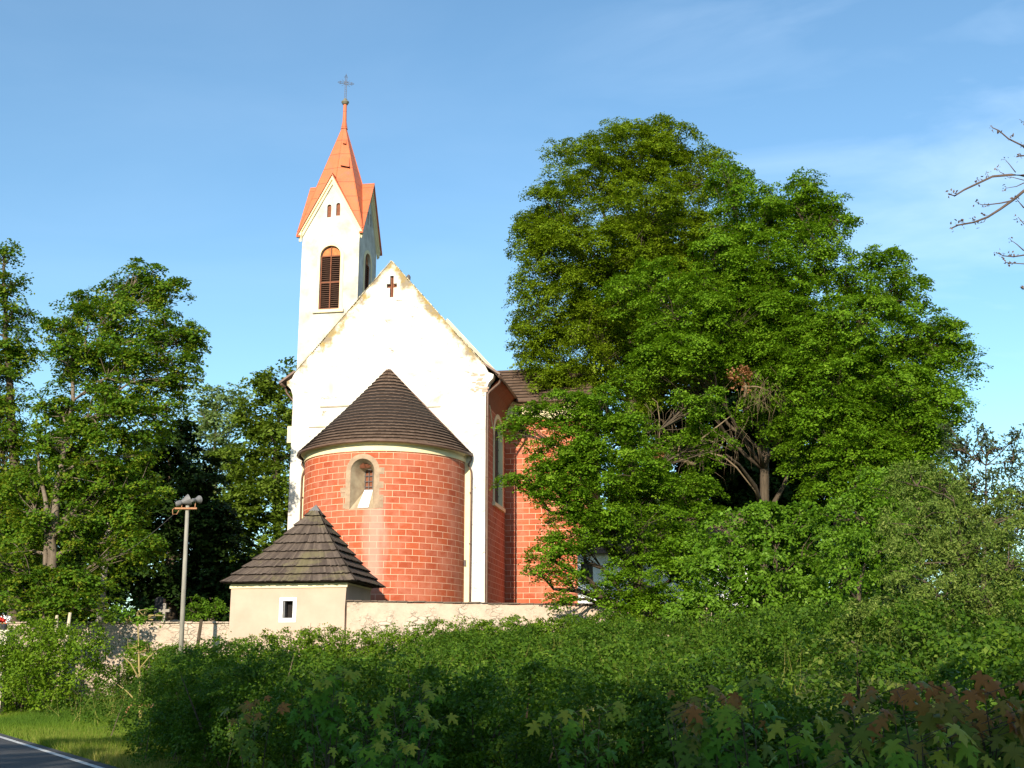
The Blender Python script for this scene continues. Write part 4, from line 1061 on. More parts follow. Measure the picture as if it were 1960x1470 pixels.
# ------------------------------------------------------------------ trees on the right
def B(u, v, Y): p = at(u, v, Y); return (p.x, p.y, p.z)
def gp(u, Y, z=3.4): p = at(u, 1150, Y); return (p.x, Y, z)
tree('linden_tree', 'tallest linden tree with a dense rounded crown just right of the church', 'tree', gp(1206, 70), [gp(1206, 70), B(1206, 900, 70), B(1206, 700, 70), B(1214, 560, 70), B(1225, 400, 70), B(1230, 340, 70.5)],
     lobes_px([(1195,325,69,100,85),(1272,285,69,68,58),(1125,350,69,80,75),(1070,425,68,75,80),(1330,340,69,75,70),(1028,500,68,55,80),(1030,600,68,52,85),(1130,500,67,90,95),(1235,440,67,110,100),
               (1040,680,68,55,65),(1120,660,67,80,80),(1350,460,68,85,95),(1200,610,70,85,95),(1120,590,69,80,80),(1010,440,69,30,38),(1080,290,70,35,25),(1290,570,69,90,90),(1160,740,70,90,60),(1260,700,70,90,80),
               (1045,730,67,42,28),(1100,735,67,60,34),(1190,248,69,38,22),(1265,245,69,26,24)]),
     M['L_linden'], M['bark'], 11, leafL=.12, leafW=.10, dens=7.0, spray_r=.50, per=40, r0=.48, twigs=.12, inner=.3,
     forks=[([B(1210, 640, 70), B(1180, 520, 70), B(1160, 420, 70), B(1130, 350, 70)], .2), ([B(1214, 600, 70), B(1260, 500, 70), B(1290, 400, 70), B(1300, 320, 70)], .2), ([B(1208, 760, 70), B(1130, 640, 73.5), B(1060, 560, 73)], .18)])
dead = []
t1 = tree('maple_tree', 'broad maple with hanging dead branches in the middle of the right-hand trees', 'tree', gp(1455, 61), [gp(1455, 63), B(1464, 900, 63), B(1455, 760, 63), B(1435, 640, 63), B(1420, 540, 63)],
     lobes_px([(1400,350,62,48,42),(1440,430,62,85,75),(1350,540,61,95,80),(1470,530,60,105,90),(1290,610,60,75,65),(1400,640,59,105,80),(1300,700,59,80,50),(1510,650,59,100,80),(1545,430,62,60,65),(1335,690,58,60,45),(1210,560,63,50,60),
               (1460,720,60,95,45),(1455,790,60.5,45,30),(1500,820,60.5,40,34),(1420,600,63,110,90),(1340,620,63,90,90),(1500,640,62,90,90),(1240,720,60,60,55),(1540,740,59,60,60),(1490,400,63,50,50)]),
     M['L_maple'], M['bark'], 12, leafL=.125, leafW=.11, dens=7.0, spray_r=.50, per=40, r0=.30, twigs=.15,
     forks=[([B(1462, 985, 62.5), B(1445, 930, 61), B(1415, 890, 59.5), B(1390, 870, 58)], .15), ([B(1460, 1000, 63), B(1500, 930, 63), B(1530, 850, 63)], .17)])
# bare hanging branches, part of that tree
mb = MB(); rng = np.random.default_rng(7); bp = np.array(gp(1455, 61))
def dline(pts, r, Y=57.5):
    P_ = [np.array(B(u, v, Y + dy)) - bp for u, v, dy in [(p + (0,))[:3] for p in pts]]
    mb.tube(P_, [r * .72 * (1 - .7 * i / (len(P_) - 1)) for i in range(len(P_))], 6)
dline([(1331, 890), (1305, 880), (1283, 873), (1268, 855)], .17); dline([(1283, 875), (1272, 860), (1265, 852), (1275, 842)], .07)
dline([(1296, 876), (1300, 855), (1304, 830)], .06); dline([(1316, 880), (1318, 900), (1322, 905)], .07)
dline([(1262, 850), (1262, 800), (1258, 770), (1248, 762)], .05); dline([(1335, 856), (1345, 838), (1375, 815), (1400, 795)], .10); dline([(1355, 832), (1338, 805), (1320, 795)], .05)
dline([(1365, 824), (1390, 842), (1412, 868)], .04); dline([(1350, 840), (1375, 850), (1400, 862)], .04); dline([(1337, 874), (1360, 868), (1385, 874), (1410, 895), (1445, 940), (1452, 960, 2)], .09)
dline([(1337, 868), (1345, 862), (1360, 862), (1380, 885), (1405, 893)], .05); dline([(1425, 760), (1428, 740), (1420, 715), (1395, 728)], .12); dline([(1420, 740), (1450, 740), (1475, 750)], .08)
for k in range(170):
    u0, v0, s_ = [(1262, 800, 1), (1395, 840, 1), (1320, 860, 1), (1465, 748, 1), (1440, 745, 1)][k % 5]
    u0 += rng.normal() * 26; v0 += rng.normal() * 22; du = rng.normal() * 14
    dline([(u0, v0), (u0 + du, v0 + 10 + rng.random() * 12, rng.normal() * .3), (u0 + du * 1.3, v0 + 28 + rng.random() * 22, rng.normal() * .4)], .010)
mb.build('dead_branch', M['deadwood'], t1, smooth=True)
P_, N_, T_, C_ = sprays([(np.array(B(1258, 878, 57)) - bp, (.45, .4, .7)), (np.array(B(1248, 905, 57)) - bp, (.3, .3, .4)), (np.array(B(1412, 722, 57)) - bp, (.5, .4, .6))], rng, 9, .25, 10)
leaf_mesh('withered_leaves', P_, N_, .16, .10, M['L_brown'], rng, t1, 'kite', T_)
tree('maple_tree', 'spreading maple at the right with a ragged crown reaching toward the bare twigs', 'tree', gp(1610, 60), [gp(1610, 60), B(1605, 950, 60), B(1600, 800, 60), B(1590, 660, 61), B(1580, 540, 61)],
     lobes_px([(1545,352,61,30,28),(1590,420,61,40,45),(1530,390,61,30,40),(1565,490,60,60,60),(1640,545,60,70,60),(1690,500,60,42,34),(1720,570,60,60,60),(1650,650,58,110,85),(1760,650,58,75,60),(1825,650,58,40,28),(1840,690,58,35,40),
               (1700,760,57,110,80),(1795,750,58,55,60),(1590,760,57,100,70),(1700,850,57,100,70),(1640,720,60,110,90),(1740,720,60,80,70),(1600,860,57,85,55),(1540,690,58,80,70),(1745,830,57,50,60),(1500,560,60,60,70),(1640,930,56,90,60),(1540,870,59,40,60),(1800,820,57,45,50),(1730,930,56,80,60)]),
     M['L_maple'], M['bark'], 13, leafL=.125, leafW=.11, dens=6.6, spray_r=.48, per=38, r0=.42, twigs=.18)
tree('maple_tree', 'low spreading maple whose branches hang in front of the red transept wall', 'tree', gp(1225, 51), [gp(1225, 51), B(1225, 1050, 51), B(1210, 930, 51), B(1190, 850, 51), B(1170, 800, 51)],
     lobes_px([(1075,800,50,70,45),(1140,805,50,80,55),(1215,840,50,75,55),(1342,778,51,58,34),(1015,800,49.5,42,22),(990,822,49.2,32,20),(1080,880,49,80,45),(990,925,49,38,12),(1030,915,49,45,22),(1085,935,48.6,60,45),(1110,860,49,60,45),(1165,920,49,95,65),(1260,930,50,80,55),
               (1090,965,48.5,62,45),(1150,1000,48.5,70,45),(1055,1060,47.6,42,28),(1035,1100,47,34,18),(1085,1105,47.2,32,22),(1090,1040,48,50,25),(1220,1030,49,95,60),(1300,1030,50,85,60),(1225,1120,47.2,70,45),(1330,1090,48,80,60),(1180,1165,47,40,28),(1280,1160,47,70,35),
               (1075,1150,46.8,32,14),(1330,860,52,60,40),(1320,960,51,60,50)]),
     M['L_maple'], M['bark'], 14, leafL=.105, leafW=.09, dens=9.5, spray_r=.38, per=36, r0=.28, twigs=.22, flat=1.2)

# filling trees behind, dark inside the grove
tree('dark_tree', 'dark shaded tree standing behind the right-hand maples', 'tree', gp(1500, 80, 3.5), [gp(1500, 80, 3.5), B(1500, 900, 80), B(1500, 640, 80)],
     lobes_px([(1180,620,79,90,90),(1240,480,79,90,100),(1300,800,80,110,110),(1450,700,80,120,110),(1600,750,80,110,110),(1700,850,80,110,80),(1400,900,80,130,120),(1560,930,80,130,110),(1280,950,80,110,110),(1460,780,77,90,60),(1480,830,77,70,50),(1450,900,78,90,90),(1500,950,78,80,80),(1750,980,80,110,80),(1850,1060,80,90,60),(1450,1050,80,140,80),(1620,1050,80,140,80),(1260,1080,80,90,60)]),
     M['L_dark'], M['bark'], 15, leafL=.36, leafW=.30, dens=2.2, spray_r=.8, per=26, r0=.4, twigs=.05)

# ------------------------------------------------------------------ shrubs on the right
def shrub(name, label, cat, u, Y, lobes, mat, seed, z=None, **kw):
    p = at(u, 1150, Y); zb = gz(p.x, Y) if z is None else z
    base = (p.x, Y, zb); c0 = np.mean([l[0] for l in lobes], axis=0)
    return tree(name, label, cat, base, [base, (p.x + .1, Y, (zb + c0[2]) / 2), (c0[0], Y, c0[2])], lobes, mat, M['bark'], seed, **kw)
shrub('dogwood_shrub', 'large round bright green shrub with broad leaves below the maples', 'shrub', 1440, 41, lobes_px([(1400,1040,42,85,55),(1490,1010,42,80,42),(1560,1060,42,95,65),(1400,1130,41,100,65),(1510,1140,40,100,70),(1330,1190,41,60,45),
      (1440,1215,40,90,35),(1560,1215,40,80,35),(1530,975,42,24,22),(1465,980,42,20,20),(1630,1140,41,60,70)]),
      M['L_shrub'], 21, leafL=.13, leafW=.085, dens=10.0, spray_r=.30, per=22, r0=.09, shape='oval', flat=.6, rough=.45, twigs=.1)
shrub('elder_shrub', 'tall green shrub between the broad leaved shrub and the grey-green one', 'shrub', 1640, 36, lobes_px([(1640,1000,36,80,60),(1720,950,36,70,55),(1700,1050,35,80,60),(1620,1090,35,60,45),(1780,960,36,60,50)]),
      M['L_shrub'], 22, leafL=.13, leafW=.07, dens=8, spray_r=.3, per=20, r0=.1, flat=.5, rough=.5, twigs=.1)
shrub('willow_shrub', 'big grey-green shrub with narrow upright leaves near the right edge', 'shrub', 1800, 24, lobes_px([(1760,1070,25,75,50),(1860,1060,25,70,55),(1940,1080,24,50,65),(1790,1150,24,85,60),(1900,1160,24,80,65),(1690,1190,25,75,45),(1600,1240,25,70,28),(1800,1230,23,90,45),
      (1920,1240,23,65,50),(1700,1260,24,80,30)]),
      M['L_willow'], 23, leafL=.078, leafW=.028, dens=30, spray_r=.17, per=24, r0=.045, flat=.3, rough=.8, twigs=.03, shape='kite')
shrub('willow_shrub', 'olive shrub rising behind the grey-green one at the right', 'shrub', 1850, 28, lobes_px([(1760,1000,28,70,50),(1850,985,28,70,55),(1935,990,28,50,55),(1800,930,29,55,45),(1730,920,29,40,35)]),
      M['L_willow'], 24, leafL=.085, leafW=.032, dens=24, spray_r=.19, per=22, r0=.045, flat=.3, rough=.8, twigs=.04)
shrub('pear_tree', 'loose dark small tree with upright shoots against the sky at the far right', 'tree', 1885, 33, lobes_px([(1808,815,33,10,24),(1822,860,33,18,28),(1872,822,33,12,28),(1868,870,33,30,38),(1895,860,33,16,30),(1948,835,33,16,30),(1940,885,33,32,35),(1850,925,33,55,32),(1915,945,33,60,40),(1880,990,33,80,50),(1960,1000,33,40,60)]),
      M['L_blue'], 25, leafL=.13, leafW=.05, dens=9, spray_r=.26, per=16, r0=.10, flat=.15, rough=.9, twigs=.35)

# distant woodland
rng = np.random.default_rng(77); L_ = []
for i in range(46):
    Yw = 150 + rng.uniform(-12, 25); xw = -105 + i * 4.9 + rng.normal(); rw = rng.uniform(4, 6.5)
    L_.append(((xw, Yw, 4 + rw * .9), (rw, rw, rw * 1.25)))
P_, N_, T_, C_ = sprays(L_, rng, .9, 1.3, 24)
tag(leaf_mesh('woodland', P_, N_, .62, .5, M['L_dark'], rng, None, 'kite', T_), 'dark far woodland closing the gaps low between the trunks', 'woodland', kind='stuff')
# ------------------------------------------------------------------ trees on the left
tree('maple_tree', 'tall loose maple cut by the left edge of the picture', 'tree', gp(40, 55, 1.2), [gp(40, 55, 1.2), B(32, 1000, 55), B(25, 800, 55), B(12, 640, 55), B(8, 480, 55)],
     lobes_px([(6,490,55,22,28),(20,545,55,30,30),(14,610,55,38,42),(35,670,55,34,42),(5,700,55,45,55),(20,780,55,45,45),(0,860,55,50,55),(40,900,55,32,35),(10,960,54,60,50),(30,1040,54,60,45),(-60,620,55,60,80),(-70,800,55,60,80),(-60,980,54,60,80)]),
     M['L_left'], M['bark'], 31, leafL=.135, leafW=.115, dens=6.5, spray_r=.46, per=34, r0=.33, twigs=.3)
tree('maple_tree', 'pale-trunked spring maple with airy crown left of the speaker pole', 'tree', gp(95, 50.5, 1.2), [gp(95, 50.5, 1.2), B(98, 1060, 50.5), B(105, 980, 50.5), B(122, 870, 51.5), B(140, 720, 53), B(165, 640, 54)],
     lobes_px([(275,530,55,42,34),(235,560,55,38,32),(310,570,55,50,40),(170,590,55,45,34),(215,625,54,70,50),(120,635,54,35,42),(320,650,54,60,48),(250,700,53,85,55),(365,660,54,32,34),(345,715,53,40,42),(145,710,53,60,60),(120,790,53,50,55),(125,900,50.2,32,22),(75,1000,50,30,24),(135,1010,50,26,18),(95,1110,49.8,40,20),(80,840,51,30,26),
               (215,790,52,80,60),(305,780,53,55,50),(200,880,52,90,60),(130,860,53,60,45),(250,950,52,65,55),(180,960,51.5,65,60),(50,960,52,45,55),(200,1040,51,85,45),(265,1050,51,42,38),(45,1060,51,50,50),(60,1130,50,70,40),(160,1120,50,70,40)]),
     M['L_left'], M['bark_pale'], 32, leafL=.135, leafW=.115, dens=7.5, spray_r=.45, per=34, r0=.24, twigs=.25,
     forks=[([gp(90, 50.6, 1.3), B(92, 1000, 50.6), B(88, 960, 50.6), B(75, 900, 52), B(70, 800, 53)], .16), ([B(110, 960, 53), B(160, 850, 53.5), B(220, 740, 54), B(255, 640, 54)], .2), ([B(103, 1030, 53), B(125, 990, 52.5), B(150, 900, 52), B(200, 840, 52)], .14)])
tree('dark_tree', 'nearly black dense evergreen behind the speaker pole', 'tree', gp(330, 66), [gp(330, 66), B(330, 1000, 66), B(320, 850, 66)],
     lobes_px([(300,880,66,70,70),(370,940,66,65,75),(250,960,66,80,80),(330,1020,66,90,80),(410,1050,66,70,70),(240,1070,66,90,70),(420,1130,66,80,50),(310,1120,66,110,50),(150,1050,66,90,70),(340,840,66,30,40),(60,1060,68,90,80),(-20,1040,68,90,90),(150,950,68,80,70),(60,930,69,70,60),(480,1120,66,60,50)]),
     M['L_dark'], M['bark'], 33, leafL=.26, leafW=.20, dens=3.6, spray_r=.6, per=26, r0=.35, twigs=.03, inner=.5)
tree('beech_tree', 'round-topped far tree touching the left edge of the church gable', 'tree', gp(530, 92, 4), [gp(530, 92, 4), B(530, 1000, 92), B(530, 850, 92), B(535, 730, 92)],
     lobes_px([(545,735,92,42,40),(510,745,92,30,38),(560,790,92,45,55),(500,810,92,45,50),(530,880,92,70,70),(460,900,92,50,55),(470,980,90,60,60),(550,980,90,60,70),(500,1060,90,90,60),(430,1010,90,50,55)]),
     M['L_far'], M['bark'], 34, leafL=.27, leafW=.23, dens=2.6, spray_r=.7, per=26, r0=.4, twigs=.1)
tree('birch_tree', 'pale airy distant tree between the dark evergreen and the round-topped tree', 'tree', gp(410, 105, 4), [gp(410, 105, 4), B(410, 1000, 105), B(412, 850, 105), B(415, 750, 105)],
     lobes_px([(405,760,105,28,26),(450,765,105,34,24),(390,800,105,32,32),(430,820,105,45,40),(400,870,105,45,45),(450,890,105,40,45),(400,950,105,60,55)]),
     M['L_pale'], M['bark_pale'], 35, leafL=.28, leafW=.23, dens=2.2, spray_r=.75, per=22, r0=.3, twigs=.15)
o = MB(); q0 = gp(194, 56, 3.4); o.tube([(0, 0, 0), (0, 0, 2.6), (.1, 0, 5.2)], [.2, .17, .13], 8)
oo = o.build('bare_trunk', M['stone'], smooth=True); oo.location = q0; tag(oo, 'slim straight grey tree trunk in the shade behind the low wall', 'tree')

# shrubs left
shrub('lilac_shrub', 'leafy shrub at the left edge growing above the clipped hedge', 'shrub', 60, 49, lobes_px([(20,1120,49,55,40),(95,1130,49,60,38),(60,1170,48,70,30),(150,1160,49,50,30),(10,1080,49,45,40),(200,1170,49,30,22)]),
      M['L_left'], 41, leafL=.14, leafW=.11, dens=6, spray_r=.35, per=20, r0=.08, twigs=.2)
shrub('box_bush', 'compact bright rounded bush behind the low wall between pole and small building', 'bush', 392, 53, lobes_px([(395,1165,53,34,22),(375,1172,53,24,18),(415,1172,53,18,18)]), M['L_shrub'], 42, z=3.55, leafL=.10, leafW=.07, dens=16, spray_r=.2, per=16, r0=.04, twigs=.1)
for uv in ((110, 1195), (127, 1190)):
    c = at(uv[0], uv[1], 47.5); q = MB(); dz = c.z - gz(c.x, c.y); q.tube([(0, 0, 0), (.02, 0, dz * .6), (-.05 if uv[0] < 120 else .12, 0, dz + .35)], [.09, .08, .06], 7)
    oo = q.build('pale_stump', simple('bleached_bark', (0.50, 0.43, 0.30), (0.36, 0.3, 0.2), 4), smooth=True); oo.location = (c.x, c.y, gz(c.x, c.y))
    tag(oo, 'pale cut stem standing out of the hedge, ' + ('the left one' if uv[0] < 120 else 'the right one leaning outwards'), 'stump', 'pale cut stems in the left hedge')

# sapling with support stake on the verge
sb = at(268, 1400, 36); sb.z = gz(sb.x, 36)
tree('sapling', 'young thin tree with yellowish stem standing on the grass verge between two hedges', 'tree', tuple(sb), [tuple(sb), B(268, 1330, 36), B(266, 1250, 36), B(264, 1170, 36)],
     lobes_px([(262,1172,36,24,18),(285,1178,36,22,14),(240,1184,36,18,10),(255,1235,36,30,14),(290,1240,36,20,12)]), M['L_shrub'], M['stake'], 43, leafL=.11, leafW=.07, dens=10, spray_r=.2, per=12, r0=.06, twigs=.6,
     forks=[([B(267, 1300, 36), B(250, 1270, 36), B(228, 1250, 36)], .03), ([B(267, 1350, 36), B(245, 1325, 36), B(225, 1310, 36)], .03), ([B(267, 1280, 36), B(285, 1258, 36), B(305, 1240, 36)], .025)])
q = MB(); q.tube([(-.55, 0, .0), (-.35, 0, .42), (.1, 0, .45), (.5, .1, .33)], .04, 6); oo = q.build('broken_stake', M['rust']); oo.location = sb; tag(oo, 'reddish broken wooden stake lying bent around the sapling stem', 'stake')

# ------------------------------------------------------------------ hedges
def hedge(name, label, path, hgt, wid, mat, seed, leafL, leafW, dens, spray_r, per, shape='kite', ragged=.12, stems=True, cat='hedge', top=None, zoff=0):
    """path: list of (x, y, height) along which bushy lobes are grown"""
    rng = np.random.default_rng(seed); L = []
    for i in range(len(path) - 1):
        a, b_ = np.array(path[i]), np.array(path[i + 1]); d = np.linalg.norm((b_ - a)[:2]); n = max(1, int(d / (wid * .75)))
        for k in range(n):
            p = a + (b_ - a) * (k / n); g0 = gz(p[0], p[1]) + zoff; h_ = (p[2] if len(p) > 2 else hgt)
            for s in range(2):
                z = g0 + h_ * (.28 if s == 0 else .66) + rng.normal() * .05
                L.append(((p[0] + rng.normal() * .1, p[1] + rng.normal() * .15, z), (wid * rng.uniform(.62, .8), wid * rng.uniform(.55, .7), h_ * .36 * rng.uniform(.9, 1 + ragged))))
    base = (path[0][0], path[0][1], gz(path[0][0], path[0][1])); Bv = np.array(base)
    root = empty(name, base); tag(root, label, cat)
    L = [(np.array(c) - Bv, r) for c, r in L]
    P, Nn, T, C = sprays(L, rng, dens, spray_r, per, .7, .2, .25, .5)
    leaf_mesh('foliage', P, Nn, leafL, leafW, mat, rng, root, shape, T)
    mb = MB()
    for c, r in L[::2]:
        for j in range(2):
            a = np.array([c[0] + rng.normal() * r[0] * .3, c[1] + .3 + abs(rng.normal()) * r[1] * .3, gz(c[0] + Bv[0], c[1] + Bv[1]) - Bv[2] + zoff]); b2 = a + np.array([rng.normal() * .3, rng.normal() * .2, 2.6 * r[2] * rng.uniform(.7, 1)])
            mb.tube([a, (a + b2) / 2 + rng.normal(size=3) * .06, b2], [.025, .018, .006], 4, cap=False)
    for k in rng.choice(len(C), min(len(C), 120), replace=False):
        q_ = C[k] - np.array([rng.normal() * .15, rng.normal() * .15, .35 + rng.random() * .2]); mb.tube([q_, C[k] + np.array([0, 0, .1])], [.012, .004], 3, cap=False)
    mb.build('stems', M['bark'], root)
    return root
def along(x0, x1, y, n=2): return [tuple(W0 + WR * (x0 + (x1 - x0) * i / n) + WB * y)[:2] for i in range(n + 1)]
pth = along(-8.5, 12.5, -1.5, 14); r_ = random.Random(2)
hedge('wall_hedge', 'sunlit clipped hedge row at the foot of the churchyard wall', [(x, y, 1.85 + r_.uniform(-.2, .2) - max(0, gz(x, y) - 1.4) * .60) for x, y in pth], 1.3, .95, M['L_hedge'], 51, .085, .06, 13, .24, 20, ragged=.35)
hedge('verge_hedge', 'tall dense green hedge on the grass verge at the left', [(-26.5, 56, 3.3), (-23, 52, 3.3), (-19.6, 47.6, 3.3), (-17.2, 45.3, 3.3), (-14.8, 43.5, 3.2)], 3.0, 1.8, M['L_hedge'], 52, .10, .075, 7, .32, 24)
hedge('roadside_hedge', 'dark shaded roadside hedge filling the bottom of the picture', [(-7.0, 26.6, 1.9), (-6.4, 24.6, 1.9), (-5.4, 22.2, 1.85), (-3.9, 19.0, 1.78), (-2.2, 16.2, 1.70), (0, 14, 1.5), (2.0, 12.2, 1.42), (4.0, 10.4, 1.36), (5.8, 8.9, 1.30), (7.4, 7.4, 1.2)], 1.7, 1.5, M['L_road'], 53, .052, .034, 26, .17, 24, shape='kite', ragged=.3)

# undergrowth between roadside hedge and wall hedge
rng = np.random.default_rng(61)
n = 9000; t_ = rng.uniform(2.5, 24, n); s_ = rng.uniform(-10, 62, n)
xy = np.array([RO.x, RO.y]) + np.outer(t_, [RN.x, RN.y]) + np.outer(s_ - 20, [RD.x, RD.y])
wy_ = (xy[:, 0] - W0.x) * SA + (xy[:, 1] - W0.y) * CA
wx_ = (xy[:, 0] - W0.x) * CA - (xy[:, 1] - W0.y) * SA
keep = (wy_ < -.4) & (xy[:, 1] > 9) & (np.abs(xy[:, 0]) < xy[:, 1] * .5 + 2) & (wx_ > -9 + np.maximum(0, -(wy_ + 12)) * .0)
xy = xy[keep]
P, Nn, T, A_ = [], [], [], []
for x, y in xy:
    lf = math.sin(x * .9 + 1.7 * math.sin(y * .31)) * math.cos(y * .55 + math.sin(x * .7)) ; h_ = rng.uniform(.35, .8) * (1 + .75 * lf) + .12; k = 15; g0 = gz(x, y); tt = rng.normal(0, .13) + .16 * math.sin(x * .43 + 2) * math.sin(y * .29)
    zz_ = rng.uniform(.1, 1, k) * h_; an = rng.random(k) * 6.28
    P.append(np.stack([x + .12 * np.cos(an), y + .12 * np.sin(an), g0 + zz_], 1)); Nn.append(np.stack([.5 * np.cos(an), .5 * np.sin(an), np.ones(k) * .9], 1) + rng.normal(size=(k, 3)) * .3)
    T.append(.5 + tt + .15 * rng.normal(size=k)); A_.append(np.stack([np.cos(an), np.sin(an), -.2 + 0 * an], 1))
o = leaf_mesh('undergrowth', np.concatenate(P), np.concatenate(Nn), .13, .06, M['L_under'], rng, None, 'kite', np.concatenate(T), np.concatenate(A_)); tag(o, 'tangled nettles and weeds covering the bank between the hedges', 'undergrowth', kind='stuff')

rng = np.random.default_rng(63); xs_ = xy[rng.choice(len(xy), 420, replace=False)]
xs_ = np.repeat(xs_, 4, axis=0) + rng.normal(size=(len(xs_) * 4, 2)) * .12; zs_ = np.array([gz(x, y) for x, y in xs_]); m_ = len(xs_)
o = leaf_mesh('grass_stalks', np.column_stack([xs_, zs_]), np.stack([rng.normal(size=m_) * .3, -np.ones(m_), rng.normal(size=m_) * .2], 1), 1.0, .014, M['L_grass'], rng, None, 'blade', rng.random(m_) * .6 + .4, np.stack([rng.normal(size=m_) * .22, rng.normal(size=m_) * .15, np.ones(m_)], 1))
tag(o, 'thin pale grass stalks standing among the weeds of the bank', 'grass', kind='stuff')
rng = np.random.default_rng(64); L_ = []
for x, y in xy[rng.choice(len(xy), 150, replace=False)]:
    if y < 15 or x < -5.5: continue
    w_ = rng.uniform(.5, 1.15); L_.append(((x, y, gz(x, y) + .3 + w_ * .28), (w_, w_ * .9, w_ * rng.uniform(.5, .8))))
P_, N_, T_, C_ = sprays(L_, rng, 11, .24, 20, .6, .2, .2, .5)
tag(leaf_mesh('scrub', P_, N_, .085, .055, M['L_scrub'], rng, None, 'kite', T_), 'low leafy scrub and young growth mixed through the weeds of the bank', 'scrub', kind='stuff')
# grass on the verge
rng = np.random.default_rng(62); n = 110000
t_ = np.abs(rng.normal(0, 1, n)) * 2.6 + .25; s_ = rng.uniform(-12, 48, n)
xy = np.array([RO.x, RO.y]) + np.outer(t_, [RN.x, RN.y]) + np.outer(s_, [RD.x, RD.y])
zg = np.array([gz(x, y) for x, y in xy]); ax_ = np.stack([rng.normal(size=n) * .3, rng.normal(size=n) * .3, np.ones(n)], 1)
o = leaf_mesh('verge_grass', np.column_stack([xy, zg]), np.stack([rng.normal(size=n), rng.normal(size=n) - .8, rng.normal(size=n) * .2], 1), .17, .022, M['L_grass'], rng, None, 'blade', rng.random(n) * .35 + .75 * np.clip(.35 + .45 * np.sin(xy[:, 0] * .55 + 1.5 * np.sin(xy[:, 1] * .21)) - .25 * (t_ - 1.2), 0, .9), ax_)
tag(o, 'uncut green and yellowish grass along the road edge', 'grass', kind='stuff')

# ------------------------------------------------------------------ maple saplings in front of the roadside hedge
def maple_sapling(label, u, v, Y, n_l, mat, seed, spread=.45, hgt=.9, size=.12):
    rng = np.random.default_rng(seed); Y = Y - .35; c = at(u, v, Y); g0 = gz(c.x, c.y)
    root = empty('maple_sapling', (c.x, c.y, g0)); tag(root, label, 'sapling', 'maple saplings growing out of the roadside hedge')
    top = c.z - g0; mb = MB(); P, Nn, A_, TT = [], [], [], []
    for s in range(max(3, n_l // 7)):
        bx, by = rng.normal() * spread * .6, rng.normal() * .12; tz = top + rng.uniform(-.1, .1) - abs(bx) * .3
        mb.tube([(bx * .3, by * .3, 0), (bx * .7, by * .7, tz * .6), (bx, by, tz - .08)], [.009, .006, .003], 5)
        m_ = 12
        for j in range(m_):
            zz_ = tz - hgt * (j / m_) ** 1.2 * rng.uniform(.8, 1); an = rng.random() * 6.28 if j else 0; l_ = .07 + .12 * rng.random()
            e = np.array([bx * (.4 + .6 * zz_ / tz) + math.cos(an) * l_, by + math.sin(an) * l_ - .06, zz_ + .03])
            mb.tube([(bx * (.4 + .6 * zz_ / tz), by, zz_ - .03), tuple(e)], .0025, 3, cap=False)
            P.append(e); Nn.append([.3 * math.cos(an) + rng.normal() * .25, -.62 + .3 * math.sin(an) + rng.normal() * .25, .62]); A_.append([math.cos(an) * .55, -.35, -.75]); TT.append(np.clip(1.0 - 2.4 * (j / m_) + rng.normal() * .22, 0, 1))
    mb.build('stem', M['bark'], root)
    leaf_mesh('leaves', np.array(P), np.array(Nn), size, size * .95, mat, rng, root, 'maple', np.array(TT), np.array(A_))
sp = [("maple sapling with dull reddish tops, leftmost in the roadside hedge", 495, 1330, 15.5, 26, 'L_mb', .5), ("tall lime green maple sapling in the shaded hedge left of centre", 628, 1290, 13.6, 50, 'L_mg', .35),
      ("drooping yellow-green maple sapling low beside the tall lime one", 745, 1345, 12.4, 48, 'L_mg', .45), ("small maple sapling poking out of the hedge near its middle top", 800, 1310, 13.2, 20, 'L_mg', .4),
      ("dark green maple sapling low in the middle of the hedge", 1130, 1355, 10.5, 30, 'L_mg', .5), ("maple sapling with grey-brown leaves right of the middle", 1345, 1345, 9.6, 34, 'L_mb', .4),
      ("tall maple sapling with one big pale leaf below the broad leaved shrub", 1460, 1310, 9.4, 40, 'L_mg', .4), ("green maple sapling at the bottom right of centre", 1560, 1390, 8.2, 50, 'L_mg', .5),
      ("copper tinted maple sapling under the grey-green shrub", 1680, 1310, 8.2, 40, 'L_mb', .4), ("densest bronze-leaved maple sapling in the right corner", 1800, 1330, 7.4, 70, 'L_mb', .4),
      ("bronze and orange maple sapling at the right edge", 1920, 1335, 7.2, 60, 'L_mb', .35), ("low deep green maple sapling at the bottom edge under the bronze ones", 1740, 1425, 6.9, 50, 'L_mg', .5),
      ("maple sapling with orange top leaf on the hedge crest", 1240, 1290, 10.8, 22, 'L_mb', .5), ("green maple sapling at the bottom edge left of centre", 690, 1420, 12.0, 36, 'L_mg', .4)]
for i, (lb, u, v, Y, k, mt, spd) in enumerate(sp): maple_sapling(lb, u, v, Y, k, M[mt], 70 + i, spd)

